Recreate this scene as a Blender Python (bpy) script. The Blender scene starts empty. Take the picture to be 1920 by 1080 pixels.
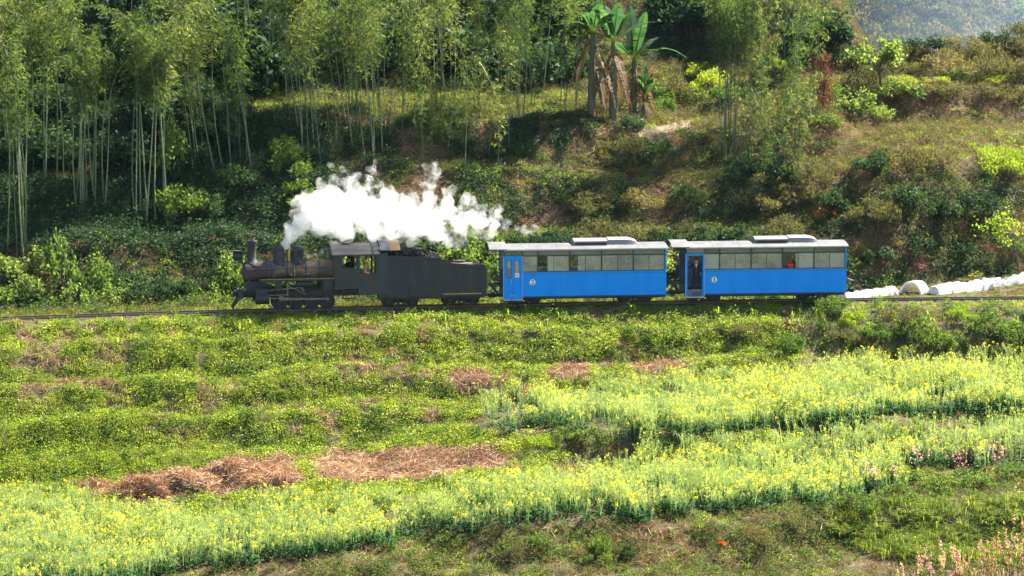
import bpy, math, random
import numpy as np
from mathutils import Vector, Matrix, noise as mnoise
from mathutils.bvhtree import BVHTree

R = math.radians
scene = bpy.context.scene
COL = scene.collection

# ------------------------------------------------------------------ camera, sky, sun, exposure
CAM_H, CAM_D, FPX, PITCH = 12.5, 110.0, 4180.0, 6.017
cam_data = bpy.data.cameras.new('camera')
cam = bpy.data.objects.new('camera', cam_data)
COL.objects.link(cam)
cam.location = (0, -CAM_D, CAM_H)
cam.rotation_euler = (R(90 - PITCH), 0, 0)
cam_data.sensor_width = 36.0
cam_data.lens = 36.0 * FPX / 1920.0
cam_data.clip_start = 0.5
cam_data.clip_end = 3000.0
scene.camera = cam

SUN_EL, SUN_AZ = 50.0, 58.0            # azimuth to the right of the view direction (+y), sun is behind the train
world = bpy.data.worlds.new('World')
scene.world = world
world.use_nodes = True
wnt = world.node_tree
sky = wnt.nodes.new('ShaderNodeTexSky')
sky.sky_type = 'NISHITA'
sky.sun_disc = False
sky.sun_elevation = R(SUN_EL)
sky.sun_rotation = R(SUN_AZ)
sky.air_density = 1.0
sky.dust_density = 0.6
wbg = wnt.nodes['Background']
wbg.inputs['Strength'].default_value = 0.058
wnt.links.new(sky.outputs[0], wbg.inputs['Color'])

sun_data = bpy.data.lights.new('sun', 'SUN')
sun_data.energy = 5.0
sun_data.angle = R(0.5)
sun_data.color = (1.0, 0.93, 0.80)
sun = bpy.data.objects.new('sun', sun_data)
COL.objects.link(sun)
sd = Vector((math.sin(R(SUN_AZ)) * math.cos(R(SUN_EL)), math.cos(R(SUN_AZ)) * math.cos(R(SUN_EL)), math.sin(R(SUN_EL))))
sun.rotation_euler = sd.to_track_quat('Z', 'Y').to_euler()

scene.view_settings.view_transform = 'Standard'
scene.view_settings.look = 'None'
scene.view_settings.exposure = 2.4
scene.view_settings.gamma = 1.0
scene.view_settings.use_curve_mapping = False
scene.render.engine = 'CYCLES'
cy = scene.cycles
cy.max_bounces = 10
cy.diffuse_bounces = 2
cy.glossy_bounces = 2
cy.transmission_bounces = 4
cy.transparent_max_bounces = 16
cy.volume_bounces = 12
cy.use_denoising = True
try:
    cy.denoiser = 'OPENIMAGEDENOISE'
    cy.denoising_input_passes = 'RGB_ALBEDO_NORMAL'
except Exception:
    pass
cy.sample_clamp_indirect = 6.0
cy.caustics_reflective = False
cy.caustics_refractive = False

# ------------------------------------------------------------------ projection helpers
CP, SP = math.cos(R(PITCH)), math.sin(R(PITCH))

def ray_dir(px, row):
    u, v = (px - 960.0) / FPX, (540.0 - row) / FPX
    return Vector((u, CP + v * SP, -SP + v * CP))

def project(p):
    """world points (n,3) -> px,row in the 1920x1080 frame"""
    p = np.asarray(p, float).reshape(-1, 3)
    dx, dy, dz = p[:, 0], p[:, 1] + CAM_D, p[:, 2] - CAM_H
    d = dy * CP - dz * SP
    v = dy * SP + dz * CP
    return 960 + FPX * dx / d, 540 - FPX * v / d

# ------------------------------------------------------------------ object helpers
def tag(o, label=None, cat=None, group=None, kind=None):
    if label: o['label'] = label
    if cat: o['category'] = cat
    if group: o['group'] = group
    if kind: o['kind'] = kind
    return o

def empty(name, loc=(0, 0, 0), rot=(0, 0, 0), label=None, cat=None, group=None):
    o = bpy.data.objects.new(name, None)
    COL.objects.link(o)
    o.location = loc
    o.rotation_euler = rot
    o.empty_display_size = 0.2
    return tag(o, label, cat, group)

def link_mesh(name, me, parent=None):
    o = bpy.data.objects.new(name, me)
    COL.objects.link(o)
    if parent is not None: o.parent = parent
    return o

def copy_tree(root, kids, loc, rot=(0, 0, 0), scale=1.0):
    c = root.copy(); COL.objects.link(c)
    c.location = loc; c.rotation_euler = rot
    c.scale = (scale,) * 3 if not isinstance(scale, tuple) else scale
    for k in kids:
        d = k.copy(); COL.objects.link(d); d.parent = c
    return c

class MB:
    """collects boxes, tubes, lathes and prisms into one mesh"""
    def __init__(s): s.v, s.f, s.m, s.cuts = [], [], [], []
    def add(s, vs, fs, mi=0):
        b = len(s.v); s.cuts.append((b, len(s.f))); s.v += [tuple(q) for q in vs]
        for q in fs:
            s.f.append([b + i for i in q]); s.m.append(mi)
    def box(s, x0, x1, y0, y1, z0, z1, mi=0):
        s.add([(x0,y0,z0),(x1,y0,z0),(x1,y1,z0),(x0,y1,z0),(x0,y0,z1),(x1,y0,z1),(x1,y1,z1),(x0,y1,z1)],
              [(0,3,2,1),(4,5,6,7),(0,1,5,4),(1,2,6,5),(2,3,7,6),(3,0,4,7)], mi)
    def bar(s, a, b, w, h=None, mi=0):
        a, b = Vector(a), Vector(b); h = h or w
        d = (b - a).normalized()
        up = Vector((0,0,1)) if abs(d.z) < .95 else Vector((1,0,0))
        sx = d.cross(up).normalized() * w / 2; sy = sx.cross(d).normalized() * h / 2
        vs = [a-sx-sy, a+sx-sy, a+sx+sy, a-sx+sy, b-sx-sy, b+sx-sy, b+sx+sy, b-sx+sy]
        s.add(vs, [(0,1,2,3),(7,6,5,4),(0,4,5,1),(1,5,6,2),(2,6,7,3),(3,7,4,0)], mi)
    def tube(s, pts, rad, n=8, mi=0, caps=True):
        pts = [Vector(p) for p in pts]
        if not hasattr(rad, '__len__'): rad = [rad] * len(pts)
        vs = []
        for i, p in enumerate(pts):
            d = (pts[min(i+1, len(pts)-1)] - pts[max(i-1, 0)]).normalized()
            up = Vector((0,0,1)) if abs(d.z) < .9 else Vector((1,0,0))
            a = d.cross(up).normalized(); b = a.cross(d)
            for k in range(n):
                t = 2*math.pi*k/n
                vs.append(p + (a*math.cos(t) + b*math.sin(t)) * rad[i])
        fs = []
        for i in range(len(pts)-1):
            for k in range(n):
                k2 = (k+1) % n
                fs.append((i*n+k, i*n+k2, (i+1)*n+k2, (i+1)*n+k))
        if caps:
            fs.append(tuple(range(n))[::-1]); fs.append(tuple((len(pts)-1)*n + k for k in range(n)))
        s.add(vs, fs, mi)
    def lathe(s, prof, c=(0,0,0), axis='z', n=24, mi=0):
        """prof = [(r, h)...] spun round an axis through c"""
        vs = []
        for r, h in prof:
            for k in range(n):
                t = 2*math.pi*k/n
                a, b = r*math.cos(t), r*math.sin(t)
                q = {'z': (a, b, h), 'x': (h, a, b), 'y': (a, h, b)}[axis]
                vs.append((c[0]+q[0], c[1]+q[1], c[2]+q[2]))
        fs = []
        for i in range(len(prof)-1):
            for k in range(n):
                k2 = (k+1) % n
                fs.append((i*n+k, i*n+k2, (i+1)*n+k2, (i+1)*n+k))
        fs.append(tuple(range(n))[::-1]); fs.append(tuple((len(prof)-1)*n+k for k in range(n)))
        s.add(vs, fs, mi)
    def prism(s, poly, y0, y1, plane='xz', mi=0):
        n = len(poly)
        def q(p, t): return (p[0], t, p[1]) if plane == 'xz' else ((t, p[0], p[1]) if plane == 'yz' else (p[0], p[1], t))
        vs = [q(p, y0) for p in poly] + [q(p, y1) for p in poly]
        fs = [tuple(range(n)), tuple(range(2*n-1, n-1, -1))]
        fs += [(i, n+i, n+(i+1) % n, (i+1) % n) for i in range(n)]
        s.add(vs, fs, mi)
    def mesh(s, name, mats, smooth=False):
        me = bpy.data.meshes.new(name)
        me.from_pydata(s.v, [], s.f)
        for m in (mats if isinstance(mats, (list, tuple)) else [mats]): me.materials.append(m)
        if any(s.m): me.polygons.foreach_set('material_index', s.m)
        import bmesh
        bm = bmesh.new(); bm.from_mesh(me); bmesh.ops.recalc_face_normals(bm, faces=bm.faces); bm.to_mesh(me); bm.free()
        if smooth:
            me.polygons.foreach_set('use_smooth', [True]*len(me.polygons))
            try: me.set_sharp_from_angle(angle=R(40))
            except Exception: pass
        me.update()
        return me
    def build(s, name, mats, parent=None, smooth=False, bevel=0):
        o = link_mesh(name, s.mesh(name, mats, smooth), parent)
        if bevel:
            m = o.modifiers.new('bevel', 'BEVEL'); m.width = bevel; m.segments = 2; m.limit_method = 'ANGLE'
        return o

def quads_mesh(name, V, mat, tris_extra=None):
    """V (n,4,3) float -> mesh of n separate quads"""
    n = len(V)
    me = bpy.data.meshes.new(name)
    me.vertices.add(n*4); me.vertices.foreach_set('co', np.ascontiguousarray(V, np.float32).ravel())
    me.loops.add(n*4); me.loops.foreach_set('vertex_index', np.arange(n*4, dtype=np.int32))
    me.polygons.add(n); me.polygons.foreach_set('loop_start', np.arange(0, n*4, 4, dtype=np.int32))
    me.polygons.foreach_set('loop_total', np.full(n, 4, np.int32))
    if mat is not None: me.materials.append(mat)
    me.update(calc_edges=True)
    return me

def unit(a): return a / np.maximum(np.linalg.norm(a, axis=-1, keepdims=True), 1e-9)

def kites(C, D, L, W, rng, roll=None):
    """leaf kites: centre C, direction D, length L, width W"""
    n = len(C); D = unit(D)
    ref = unit(rng.normal(size=(n, 3))) if roll is None else np.broadcast_to(np.asarray(roll, float), (n, 3))
    S = np.cross(D, ref); S = unit(S)
    L = np.broadcast_to(L, (n,))[:, None]; W = np.broadcast_to(W, (n,))[:, None]
    V = np.empty((n, 4, 3))
    V[:, 0] = C - D*L*.5; V[:, 2] = C + D*L*.5
    V[:, 1] = C - D*L*.05 + S*W*.5; V[:, 3] = C - D*L*.05 - S*W*.5
    return V

# ------------------------------------------------------------------ materials
def newmat(name):
    m = bpy.data.materials.new(name); m.use_nodes = True
    nt = m.node_tree; nt.nodes.clear()
    out = nt.nodes.new('ShaderNodeOutputMaterial')
    return m, nt, out

def rgba(c): return (c[0], c[1], c[2], 1.0)

def ramp(nt, fac, stops):
    r = nt.nodes.new('ShaderNodeValToRGB')
    while len(r.color_ramp.elements) < len(stops): r.color_ramp.elements.new(.5)
    for e, (p, c) in zip(r.color_ramp.elements, stops):
        e.position = p; e.color = rgba(c)
    nt.links.new(fac, r.inputs[0])
    return r.outputs[0]

def noise_fac(nt, scale, detail=6, rough=.6, coord='Object', stretch=None, dist=0.0):
    tc = nt.nodes.new('ShaderNodeTexCoord')
    src = tc.outputs[coord]
    if stretch:
        mp = nt.nodes.new('ShaderNodeMapping'); mp.inputs['Scale'].default_value = stretch
        nt.links.new(src, mp.inputs[0]); src = mp.outputs[0]
    n = nt.nodes.new('ShaderNodeTexNoise')
    n.inputs['Scale'].default_value = scale; n.inputs['Detail'].default_value = detail
    n.inputs['Roughness'].default_value = rough; n.inputs['Distortion'].default_value = dist
    nt.links.new(src, n.inputs['Vector'])
    return n.outputs[0]

def surf(name, stops, scale=3.0, rough=.6, metal=0.0, bump=.0, bscale=None, spec=.5, stretch=None, rough2=None, detail=6):
    """procedural surface: colours 'stops' spread over noise, with bump"""
    m, nt, out = newmat(name)
    p = nt.nodes.new('ShaderNodeBsdfPrincipled')
    if not isinstance(stops[0][1], (tuple, list)): stops = [(0.3, stops), (0.7, tuple(min(1, c*1.12) for c in stops))]
    f = noise_fac(nt, scale, detail=detail, stretch=stretch)
    nt.links.new(ramp(nt, f, stops), p.inputs['Base Color'])
    p.inputs['Roughness'].default_value = rough; p.inputs['Metallic'].default_value = metal
    p.inputs['Specular IOR Level'].default_value = spec
    if rough2 is not None:
        mr = nt.nodes.new('ShaderNodeMapRange'); mr.inputs[3].default_value = rough; mr.inputs[4].default_value = rough2
        nt.links.new(f, mr.inputs[0]); nt.links.new(mr.outputs[0], p.inputs['Roughness'])
    if bump:
        b = nt.nodes.new('ShaderNodeBump'); b.inputs['Strength'].default_value = bump; b.inputs['Distance'].default_value = .05
        nt.links.new(noise_fac(nt, bscale or scale*4), b.inputs['Height']); nt.links.new(b.outputs[0], p.inputs['Normal'])
    nt.links.new(p.outputs[0], out.inputs[0])
    return m

def leafmat(name, c1, c2, c3=None, trans=.45, rough=.55, spec=.12, ttint=(1.25, 1.2, .55)):
    """leaf: colour picked per leaf and per plant, partly translucent"""
    m, nt, out = newmat(name)
    g = nt.nodes.new('ShaderNodeNewGeometry'); oi = nt.nodes.new('ShaderNodeObjectInfo')
    ad = nt.nodes.new('ShaderNodeMath'); ad.operation = 'MULTIPLY_ADD'
    ad.inputs[1].default_value = .55
    nt.links.new(g.outputs['Random Per Island'], ad.inputs[0])
    ml = nt.nodes.new('ShaderNodeMath'); ml.operation = 'MULTIPLY'; ml.inputs[1].default_value = .45
    nt.links.new(oi.outputs['Random'], ml.inputs[0]); nt.links.new(ml.outputs[0], ad.inputs[2])
    stops = [(.12, c1), (.6, c2)] + ([(.9, c3)] if c3 else [])
    col = ramp(nt, ad.outputs[0], stops)
    p = nt.nodes.new('ShaderNodeBsdfPrincipled'); p.inputs['Roughness'].default_value = rough
    p.inputs['Specular IOR Level'].default_value = spec
    nt.links.new(col, p.inputs['Base Color'])
    t = nt.nodes.new('ShaderNodeBsdfTranslucent')
    mx = nt.nodes.new('ShaderNodeMix'); mx.data_type = 'RGBA'; mx.blend_type = 'MULTIPLY'; mx.inputs[0].default_value = 1.0
    mx.clamp_result = False
    nt.links.new(col, mx.inputs[6]); mx.inputs[7].default_value = rgba(tuple(2.0*c for c in ttint))
    nt.links.new(mx.outputs[2], t.inputs[0])
    ms = nt.nodes.new('ShaderNodeMixShader'); ms.inputs[0].default_value = trans
    nt.links.new(p.outputs[0], ms.inputs[1]); nt.links.new(t.outputs[0], ms.inputs[2])
    nt.links.new(ms.outputs[0], out.inputs[0])
    return m

def glassmat(name, tint, dirt, dirtcol, gloss=.12):
    m, nt, out = newmat(name)
    tr = nt.nodes.new('ShaderNodeBsdfTransparent'); tr.inputs[0].default_value = rgba(tint)
    gl = nt.nodes.new('ShaderNodeBsdfGlossy'); gl.inputs['Roughness'].default_value = .03
    gl.inputs[0].default_value = (1, 1, 1, 1)
    df = nt.nodes.new('ShaderNodeBsdfDiffuse'); df.inputs[0].default_value = rgba(dirtcol)
    f = noise_fac(nt, 1.3, detail=4)
    oi = nt.nodes.new('ShaderNodeObjectInfo'); av = nt.nodes.new('ShaderNodeMath'); av.operation = 'MULTIPLY_ADD'; av.inputs[1].default_value = .5; av.inputs[2].default_value = -.25
    nt.links.new(oi.outputs['Random'], av.inputs[0]); a2 = nt.nodes.new('ShaderNodeMath'); a2.operation = 'ADD'; nt.links.new(av.outputs[0], a2.inputs[0]); nt.links.new(f, a2.inputs[1]); f = a2.outputs[0]
    mr = nt.nodes.new('ShaderNodeMapRange'); mr.inputs[1].default_value = .3; mr.inputs[2].default_value = .7
    mr.inputs[3].default_value = dirt*.5; mr.inputs[4].default_value = dirt*1.5
    nt.links.new(f, mr.inputs[0])
    m1 = nt.nodes.new('ShaderNodeMixShader'); nt.links.new(mr.outputs[0], m1.inputs[0])
    nt.links.new(tr.outputs[0], m1.inputs[1]); nt.links.new(df.outputs[0], m1.inputs[2])
    fr = nt.nodes.new('ShaderNodeFresnel'); fr.inputs[0].default_value = 1.5
    m2 = nt.nodes.new('ShaderNodeMixShader'); nt.links.new(fr.outputs[0], m2.inputs[0])
    nt.links.new(m1.outputs[0], m2.inputs[1]); nt.links.new(gl.outputs[0], m2.inputs[2])
    nt.links.new(m2.outputs[0], out.inputs[0])
    return m

# ------------------------------------------------------------------ the lie of the land
def ty(x): return 0.125*x - (0.00375 if x < 0 else 0.0013) * x * x
def tz(x): return 0.003 * x
def thead(x): return math.atan(0.125 - 2*(0.00375 if x < 0 else 0.0013) * x)

def track_at_px(px):
    x = (px - 960) / 38.0
    for _ in range(6):
        d = (ty(x) + CAM_D)
        x = (px - 960) / FPX * d
    return x

# columns: px -> knots (row in the photo, slope in degrees) going down to the viewer / up the hill
DOWN = {
 -400: [(618,6),(690,30),(770,33),(930,30),(962,4),(990,6),(1130,3),(1210,25),(1500,10)],
    0: [(611,6),(680,29),(755,33),(905,29),(945,4),(985,6),(1112,3),(1190,25),(1500,10)],
  300: [(606,6),(670,31),(745,28),(885,31),(930,5),(985,6),(1085,3),(1180,25),(1500,10)],
  600: [(601,6),(660,30),(730,33),(845,29),(895,6),(960,6),(1046,3),(1150,22),(1500,10)],
  820: [(597,6),(645,33),(700,30),(800,31),(860,7),(925,8),(1004,3),(1120,20),(1500,10)],
  960: [(591,6),(640,33),(685,32),(760,20),(820,8),(900,12),(990,3),(1110,20),(1500,10)],
 1150: [(586,6),(630,35),(680,32),(750,20),(815,6),(885,18),(980,3),(1110,20),(1500,10)],
 1300: [(584,6),(620,36),(665,34),(735,25),(810,4),(880,20),(966,3),(1095,20),(1500,10)],
 1600: [(580,6),(605,34),(645,35),(712,30),(785,4),(858,18),(945,4),(1060,25),(1500,10)],
 1920: [(577,6),(600,33),(635,36),(700,30),(775,4),(845,16),(935,5),(1050,28),(1500,10)],
 2320: [(575,6),(598,33),(632,36),(695,30),(770,4),(840,16),(928,5),(1045,28),(1500,10)],
}
UP = {
 -400: [(585,4),(520,42),(465,44),(428,12),(350,50),(325,10),(245,45),(228,8),(95,36),(-150,38),(-330,32)],
    0: [(575,4),(515,42),(462,44),(425,12),(348,50),(325,10),(240,45),(225,8),(90,36),(-150,38),(-330,32)],
  300: [(565,4),(505,38),(455,42),(430,10),(332,42),(312,10),(205,45),(188,8),(60,35),(-150,38),(-330,32)],
  500: [(558,4),(500,36),(450,40),(425,12),(302,48),(286,14),(208,60),(186,5),(55,30),(-150,38),(-330,32)],
  700: [(552,4),(500,34),(450,36),(430,12),(312,42),(292,12),(214,55),(172,5),(45,30),(-150,38),(-330,32)],
  950: [(548,4),(500,34),(455,36),(435,12),(322,40),(302,14),(217,50),(152,5),(60,28),(-150,36),(-330,32)],
 1150: [(546,4),(500,38),(450,40),(430,10),(342,40),(329,6),(227,45),(195,6),(112,15),(-150,34),(-330,32)],
 1300: [(544,4),(500,42),(450,40),(425,10),(342,40),(325,6),(264,40),(226,6),(130,18),(-150,32),(-330,32)],
 1500: [(543,4),(505,50),(455,46),(430,12),(332,45),(312,8),(212,40),(192,8),(130,16),(-100,28),(-330,32)],
 1640: [(540,4),(520,50),(470,58),(415,46),(318,38),(278,14),(242,8),(160,38),(150,3),(122,20),None],
 1750: [(533,3),(518,50),(470,60),(402,46),(302,35),(258,15),(240,5),(152,38),(145,3),(92,24),None],
 1920: [(513,3),(498,50),(460,58),(390,44),(300,34),(262,15),(243,5),(150,38),(143,3),(62,26),None],
 2320: [(500,3),(490,50),(455,58),(380,44),(295,34),(258,15),(240,5),(146,38),(140,3),(48,26),None],
}

def walk(px, D0, z0, knots):
    pts = []
    D, z = D0, z0
    for k in knots:
        if k is None:
            D, z = D + 22.0, z - 7.0
        else:
            r, s = k
            rd = ray_dir(px, r); t = rd.z / math.hypot(rd.x, rd.y)
            ts = math.tan(R(s))
            D2 = (z - D*ts - CAM_H) / (t - ts)
            z = z + (D2 - D)*ts; D = D2
        rd = ray_dir(px, 540)
        h = Vector((rd.x, rd.y, 0)).normalized()
        pts.append((h.x*D, -CAM_D + h.y*D, z))
    return pts

def column(px):
    x = track_at_px(px); y, z = ty(x), tz(x)
    n = Vector((-math.sin(thead(x)), math.cos(thead(x)), 0))
    rd = ray_dir(px, 540); h = Vector((rd.x, rd.y, 0)).normalized()
    def D(off):
        return math.hypot(x, y + CAM_D) + off
    dn = walk(px, D(-1.5), z - .12, DOWN[px])
    up = walk(px, D(1.55), z - .06, UP[px])
    P = lambda off, zz: (h.x*D(off), -CAM_D + h.y*D(off), zz)
    return dn[::-1] + [P(-1.5, z-.12), P(-.95, z-.02), P(.95, z-.02), P(1.55, z-.06)] + up

CX = sorted(DOWN)
SEG = [6, 5, 10, 8, 7, 10, 9, 9, 8, 3, 4, 5, 3] + [4, 6, 7, 5, 9, 4, 9, 4, 10, 12, 10]

def build_terrain():
    UX = sorted(set(CX) | set(UP))
    # interpolate missing knots of either table at every column position
    def fill(T, px):
        if px in T: return T[px]
        ks = sorted(T); i = max(k for k in ks if k < px); j = min(k for k in ks if k > px)
        f = (px - i) / (j - i)
        out = []
        for a, b in zip(T[i], T[j]):
            if a is None or b is None: out.append(a if f < .5 else b)
            else: out.append((a[0]*(1-f)+b[0]*f, a[1]*(1-f)+b[1]*f))
        return out
    for px in UX:
        DOWN[px] = fill(DOWN, px); UP[px] = fill(UP, px)
    cols = np.array([column(px) for px in UX])            # (nc, nk, 3)
    NU = 300
    us = np.linspace(UX[0], UX[-1], NU)
    K = np.empty((NU, cols.shape[1], 3))
    for k in range(cols.shape[1]):
        for c in range(3):
            K[:, k, c] = np.interp(us, UX, cols[:, k, c])
    ker = np.exp(-np.linspace(-2, 2, 13)**2); ker /= ker.sum()
    Ks = K.copy()
    for k in range(K.shape[1]):
        for c in range(3):
            pad = np.pad(K[:, k, c], 6, mode='reflect', reflect_type='odd')
            Ks[:, k, c] = np.convolve(pad, ker, 'valid')
    rows = []
    for s in range(Ks.shape[1]-1):
        n = SEG[s] * 2
        for i in range(n):
            rows.append(Ks[:, s]*(1-i/n) + Ks[:, s+1]*(i/n))
    rows.append(Ks[:, -1])
    G = np.array(rows)                                    # (NV, NU, 3)
    for _ in range(4):
        H = G.copy(); H[1:-1] = .25*G[:-2] + .5*G[1:-1] + .25*G[2:]
        G = H
    nv = G.shape[0]
    # uneven ground
    for j in range(nv):
        for i in range(NU):
            p = Vector(G[j, i])
            d = abs(p.y - ty(p.x))
            if d < 3 or p.y > 60: a = max(0.0, (d-1.6)/1.4)*.5 if d < 3 else .6
            else: a = 1.0
            q = p * .35
            w = mnoise.noise(q)*.34 + mnoise.noise(p*1.1 + Vector((7,3,1)))*.14 + mnoise.noise(p*2.9)*.05
            off = p.y - ty(p.x)
            st = 0.0 if abs(off) < 2.2 else (.20*math.sin(2*math.pi*p.z/1.5 + 3.0*mnoise.noise(p*.13)) + .05*math.sin(2*math.pi*p.z/.6 + 5*mnoise.noise(p*.3)) if off < 0 else .11*(.6+mnoise.noise(p*.17))*math.sin(2*math.pi*p.z/.85 + 5.5*mnoise.noise(p*.28)))
            G[j, i, 2] += a*(w*(.55 if off < 0 else 1.0) + st)
            if p.y > 3: G[j, i, 1] += a*mnoise.noise(q + Vector((31, 17, 5)))*.5
    idx = np.arange(nv*NU).reshape(nv, NU)
    faces = np.stack([idx[:-1, :-1], idx[:-1, 1:], idx[1:, 1:], idx[1:, :-1]], -1).reshape(-1, 4)
    return G.reshape(-1, 3), faces

TV, TF = build_terrain()
BVH = BVHTree.FromPolygons([tuple(v) for v in TV], [tuple(int(i) for i in f) for f in TF])
CAMV = Vector((0, -CAM_D, CAM_H))

def hit(px, row):
    d = ray_dir(px, row).normalized()
    loc, n, i, t = BVH.ray_cast(CAMV, d)
    return (loc, n) if loc is not None else (None, None)

def ground(x, y, z0=60.0):
    loc, n, i, t = BVH.ray_cast(Vector((x, y, z0)), Vector((0, 0, -1)))
    return loc, n

def ground_mat():
    m, nt, out = newmat('ground_soil')
    p = nt.nodes.new('ShaderNodeBsdfPrincipled'); p.inputs['Roughness'].default_value = .95
    p.inputs['Specular IOR Level'].default_value = .15
    f1 = noise_fac(nt, .22, 5, .65)
    f2 = noise_fac(nt, 2.6, 8, .7)
    ad = nt.nodes.new('ShaderNodeMath'); ad.operation = 'MULTIPLY_ADD'; ad.inputs[1].default_value = .55
    nt.links.new(f2, ad.inputs[0])
    ml = nt.nodes.new('ShaderNodeMath'); ml.operation = 'MULTIPLY'; ml.inputs[1].default_value = .45
    nt.links.new(f1, ml.inputs[0]); nt.links.new(ml.outputs[0], ad.inputs[2])
    c = ramp(nt, ad.outputs[0], [(.34, (.035, .03, .02)), (.46, (.075, .055, .032)), (.54, (.07, .075, .025)), (.64, (.12, .10, .045)), (.75, (.16, .12, .07))])
    nt.links.new(c, p.inputs['Base Color'])
    b = nt.nodes.new('ShaderNodeBump'); b.inputs['Strength'].default_value = .8; b.inputs['Distance'].default_value = .12
    nt.links.new(noise_fac(nt, 6, 8, .7), b.inputs['Height']); nt.links.new(b.outputs[0], p.inputs['Normal'])
    nt.links.new(p.outputs[0], out.inputs[0])
    return m

M_GROUND = ground_mat()
gm = bpy.data.meshes.new('ground')
gm.from_pydata([tuple(v) for v in TV], [], [tuple(int(i) for i in f) for f in TF])
gm.materials.append(M_GROUND)
gm.polygons.foreach_set('use_smooth', [True]*len(gm.polygons))
gm.update()
GROUND = link_mesh('ground', gm)
tag(GROUND, 'terraced hillside of earth and grass with flat fields below the railway', kind='structure')

# the plain under everything, out to the horizon, and the hill across the side valley (upper right)
def far_hill():
    vs, fs = [], []
    nx, ny = 90, 50
    for j in range(ny):
        for i in range(nx):
            x = 8 + i*(110/(nx-1)); t = j/(ny-1); y = 78 + t*120
            z = -2 + 58*t + 4.0*mnoise.noise(Vector((x*.05, y*.05, 3))) + 1.2*mnoise.noise(Vector((x*.2, y*.2, 9)))
            z += 2.2*math.sin(t*22 + x*.05) * .5
            vs.append((x + y*.08, y, z))
    for j in range(ny-1):
        for i in range(nx-1):
            a = j*nx+i; fs.append((a, a+1, a+nx+1, a+nx))
    me = bpy.data.meshes.new('far_hill'); me.from_pydata(vs, [], fs); me.materials.append(M_GROUND)
    me.polygons.foreach_set('use_smooth', [True]*len(fs)); me.update()
    o = link_mesh('far_hill', me)
    return tag(o, 'hazy scrub covered hill beyond the side valley at upper right', kind='structure'), vs, fs
FARHILL, FV, FF = far_hill()
bm_ = MB(); bm_.box(-2500, 2500, -2500, 2500, -32.0, -31.0)
tag(bm_.build('valley_floor', M_GROUND), 'low valley floor running out to the horizon', kind='structure')

# ------------------------------------------------------------------ materials of the railway
M_BLUE = surf('blue_coach_paint', [(.22, (.003, .15, .52)), (.34, (.001, .235, .78)), (.58, (.001, .265, .86)), (.8, (.004, .29, .87))], scale=1.1, rough=.4, rough2=.6, bump=.12, bscale=1.6, spec=.22, stretch=(1.4, 1, .45))
M_BLUE_D = surf('dark_blue_trim_and_end_shade', [(.3, (.01, .05, .15)), (.7, (.016, .07, .2))], scale=2, rough=.45)
M_NAVY = surf('navy_frame_paint', [(.3, (.01, .02, .035)), (.7, (.02, .035, .055))], scale=3, rough=.4)
M_LBLUE = surf('pale_blue_frame', [(.3, (.10, .30, .55)), (.7, (.16, .36, .58))], scale=3, rough=.4)
M_ROOF = surf('pale_grey_roof', [(.3, (.07, .07, .078)), (.5, (.105, .105, .112)), (.72, (.145, .142, .142))], scale=1.6, rough=.55, bump=.1)
M_ROOFW = surf('white_roof_box', [(.3, (.16, .155, .155)), (.7, (.22, .21, .205))], scale=1.8, rough=.5)
M_SILVER = surf('bare_metal_trim', [(.3, (.36, .38, .40)), (.7, (.5, .52, .53))], scale=3, rough=.4, metal=.5)
M_CREAM = surf('pale_green_interior', [(.3, (.56, .58, .48)), (.7, (.64, .65, .56))], scale=2, rough=.7)
M_FLOOR = surf('worn_coach_floor', [(.3, (.06, .05, .04)), (.7, (.12, .1, .08))], scale=3, rough=.8)
M_WOOD = surf('varnished_bench_wood', [(.3, (.42, .22, .06)), (.7, (.58, .34, .10))], scale=2.5, rough=.45, stretch=(1, 6, 6))
M_IRON = surf('black_iron', [(.3, (.014, .014, .016)), (.55, (.028, .027, .028)), (.75, (.055, .042, .032))], scale=2.2, rough=.55, rough2=.75, bump=.25)
M_TENDER = surf('sooty_grey_plate', [(.25, (.007, .008, .010)), (.45, (.016, .018, .022)), (.6, (.026, .026, .028)), (.75, (.055, .045, .036))], scale=1.8, rough=.45, rough2=.75, bump=.3, bscale=2.2, stretch=(1.6, 1, .35))
M_CAB = surf('dark_grey_cab_paint', [(.25, (.012, .014, .017)), (.5, (.022, .025, .029)), (.75, (.04, .038, .036))], scale=1.6, rough=.5, bump=.1)
M_BOILER = surf('rusty_brown_boiler', [(.22, (.030, .024, .022)), (.40, (.085, .055, .040)), (.52, (.20, .12, .062)), (.64, (.24, .12, .05)), (.8, (.13, .045, .022))], scale=1.5, rough=.55, bump=.2, stretch=(.8, 1, 1))
M_SMOKEBOX = surf('sooty_red_smokebox', [(.3, (.028, .020, .020)), (.55, (.06, .030, .028)), (.75, (.11, .06, .05))], scale=2.0, rough=.65, bump=.25)
M_CABROOF = surf('weathered_cab_roof', [(.3, (.05, .045, .045)), (.5, (.13, .105, .09)), (.72, (.24, .20, .17))], scale=1.5, rough=.55, bump=.1, stretch=(.6, 2, 2))
M_ORANGE = surf('orange_rusted_sheet', [(.3, (.20, .19, .18)), (.5, (.30, .17, .05)), (.7, (.38, .20, .04))], scale=4, rough=.6)
M_BRASS = surf('dull_brass', [(.3, (.30, .21, .07)), (.7, (.42, .31, .12))], scale=4, rough=.4, metal=.7)
M_STEEL = surf('oiled_steel_rod', [(.3, (.10, .10, .10)), (.7, (.2, .19, .18))], scale=4, rough=.35, metal=.8)
M_RAIL = surf('rusty_rail', [(.3, (.10, .045, .02)), (.7, (.17, .08, .035))], scale=4, rough=.7, bump=.2)
M_RAILTOP = surf('polished_rail_head', [(.3, (.35, .33, .31)), (.7, (.5, .47, .44))], scale=5, rough=.3, metal=.8)
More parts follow.
